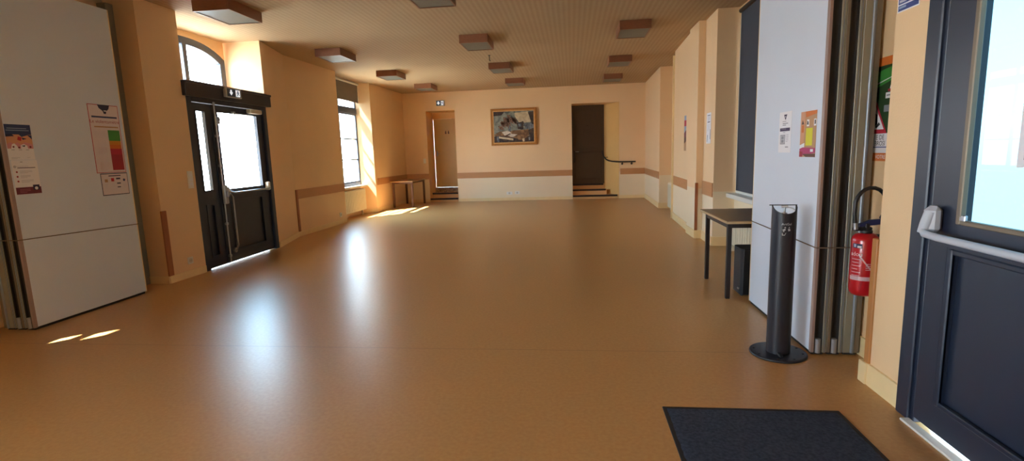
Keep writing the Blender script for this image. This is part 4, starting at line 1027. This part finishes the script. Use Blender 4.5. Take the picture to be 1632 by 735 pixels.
m = MB().box(ex+.06, 1.913, ey-.02, ey+.02, .70, .86, 'ext_black', .004).box(1.900, 1.914, ey-.03, ey+.03, .66, .95, 'ext_black', .003)
m.build('wall_bracket', t)

# ------------------------------------------------------------------ entrance mat
t = thing('entrance_mat', (.935, 2.0, 0), 'dark charcoal entrance mat with rubber edge on the floor before the door', 'mat')
ax, bx3, ay, by3 = .478, 1.395, 1.25, 2.75
MB().box(ax, bx3, ay, by3, 0, .006, 'mat_rubber', .003).build('rubber_edge', t)
m = MB(); nx, ny = 46, 76; rr = random.Random(3); vs = []; fs = []
for j in range(ny+1):
    for i in range(nx+1):
        ed = i in (0, nx) or j in (0, ny)
        jx = (rr.random()-.5)*.006 if (i in (0, nx)) else 0
        vs.append((ax+.022+(bx3-ax-.044)*i/nx+jx, ay+.022+(by3-ay-.044)*j/ny, .0062 if ed else .010+rr.random()*.0025))
for j in range(ny):
    for i in range(nx): a = j*(nx+1)+i; fs.append((a, a+1, a+nx+2, a+nx+1))
m.add(vs, fs, 'mat_carpet', True); m.build('pile', t)

# ------------------------------------------------------------------ outside: terrace, plus unseen canopy and awning added to block the sun
mat('terrace_stone', 'b8b2a6', .8, vary=.08)
struct(MB()  .box(-14, -5.48, -8, 24, -.3, -.12, 'terrace_stone'), 'terrace_ground')
mat('sun_block_white', 'd8d6d0', .6)
struct(MB().box(-7.3, -5.48, 4.2, 8.3, 2.33, 2.41, 'sun_block_white').box(-7.3, -7.24, 4.2, 8.3, 2.27, 2.33, 'sun_block_white'), 'sun_block_canopy')  # unseen, added to keep direct sun off the double door glass
struct(MB().box(-7.0, -5.48, -6, .4, 2.72, 2.80, 'sun_block_white'), 'sun_block_awning')  # unseen, added to keep direct sun out of the window behind the camera

# ------------------------------------------------------------------ light
w = bpy.data.worlds.new('World'); sc.world = w; w.use_nodes = True
nt = w.node_tree; bg = nt.nodes['Background']
tc = nt.nodes.new('ShaderNodeTexCoord'); sp = nt.nodes.new('ShaderNodeSeparateXYZ'); nt.links.new(tc.outputs['Generated'], sp.inputs[0])
mr = nt.nodes.new('ShaderNodeMapRange'); mr.inputs['From Min'].default_value = -1; mr.inputs['From Max'].default_value = 1
nt.links.new(sp.outputs['Z'], mr.inputs['Value'])
cr = nt.nodes.new('ShaderNodeValToRGB'); E_ = cr.color_ramp.elements
E_[0].position = .0; E_[0].color = (.52, .53, .52, 1)
E_[1].position = 1.; E_[1].color = (.45, .75, 1., 1)
for p_, c_ in ((.48, (.70, .76, .82, 1)), (.51, (.92, 1.0, 1.10, 1)), (.58, (.80, .97, 1.12, 1)), (.68, (.46, .82, 1.12, 1))):
    e_ = E_.new(p_); e_.color = c_
nt.links.new(mr.outputs[0], cr.inputs['Fac']); nt.links.new(cr.outputs['Color'], bg.inputs['Color'])
bg.inputs['Strength'].default_value = 18

sun = bpy.data.lights.new('sun', 'SUN'); sun.energy = 52; sun.angle = math.radians(.7); sun.color = (1, .93, .82)
so = bpy.data.objects.new('sun', sun); COL.objects.link(so)
so.rotation_euler = Vector((1, 1.15, -2.15)).to_track_quat('-Z', 'Y').to_euler(); so.location = (-12, -6, 12)

def portal(name, loc, direction, sx, sy):
    l = bpy.data.lights.new(name, 'AREA'); l.shape = 'RECTANGLE'; l.size = sx; l.size_y = sy; l.cycles.is_portal = True
    o = bpy.data.objects.new(name, l); COL.objects.link(o); o.location = loc
    o.rotation_euler = Vector(direction).to_track_quat('-Z', 'Z').to_euler()
portal('portal', (-4.92, 6.97, 1.55), (1, 0, 0), 1.5, 1.25)
portal('portal', (-5.46, 6.97, 2.8), (1, 0, 0), 1.7, .8)
portal('portal', (-5.45, 11.85, 1.95), (1, 0, 0), 1.6, 2.5)
portal('portal', (1.80, 2.18, 1.72), (-1, 0, 0), .7, 1.45)
portal('portal', (2.45, 6.45, 1.95), (-1, 0, 0), 2.2, 2.4)
portal('portal', (-5.3, -1.55, 1.42), (1, 0, 0), 2.7, 2.45)

# ------------------------------------------------------------------ camera
cam = bpy.data.cameras.new('camera'); co = bpy.data.objects.new('camera', cam); COL.objects.link(co); sc.camera = co
cam.sensor_width = 36; cam.sensor_fit = 'HORIZONTAL'; cam.lens = 36*822.5/1632; cam.clip_start = .05; cam.clip_end = 200
R_ = Matrix(((0.9930866091228875, 0.11304958315077152, -0.03160345756783522), (-0.014148954824806902, -0.15198614225309395, -0.9882813463990846), (-0.1165280818436944, 0.9818961270483039, -0.1493358691988304)))
# rows: image right, image down, forward
M_ = Matrix((R_[0], -R_[1], -R_[2])).transposed().to_4x4(); M_.translation = (0, 0, 1.42)
co.matrix_world = M_

vs_ = sc.view_settings
sc.display_settings.display_device = 'sRGB'
vs_.view_transform = 'Standard'; vs_.look = 'None'; vs_.exposure = 0.55; vs_.gamma = 1.0; vs_.use_curve_mapping = False
cy = sc.cycles
cy.max_bounces = 14; cy.diffuse_bounces = 8; cy.glossy_bounces = 5; cy.transparent_max_bounces = 12; cy.transmission_bounces = 8
cy.sample_clamp_indirect = 12; cy.caustics_reflective = False; cy.caustics_refractive = False
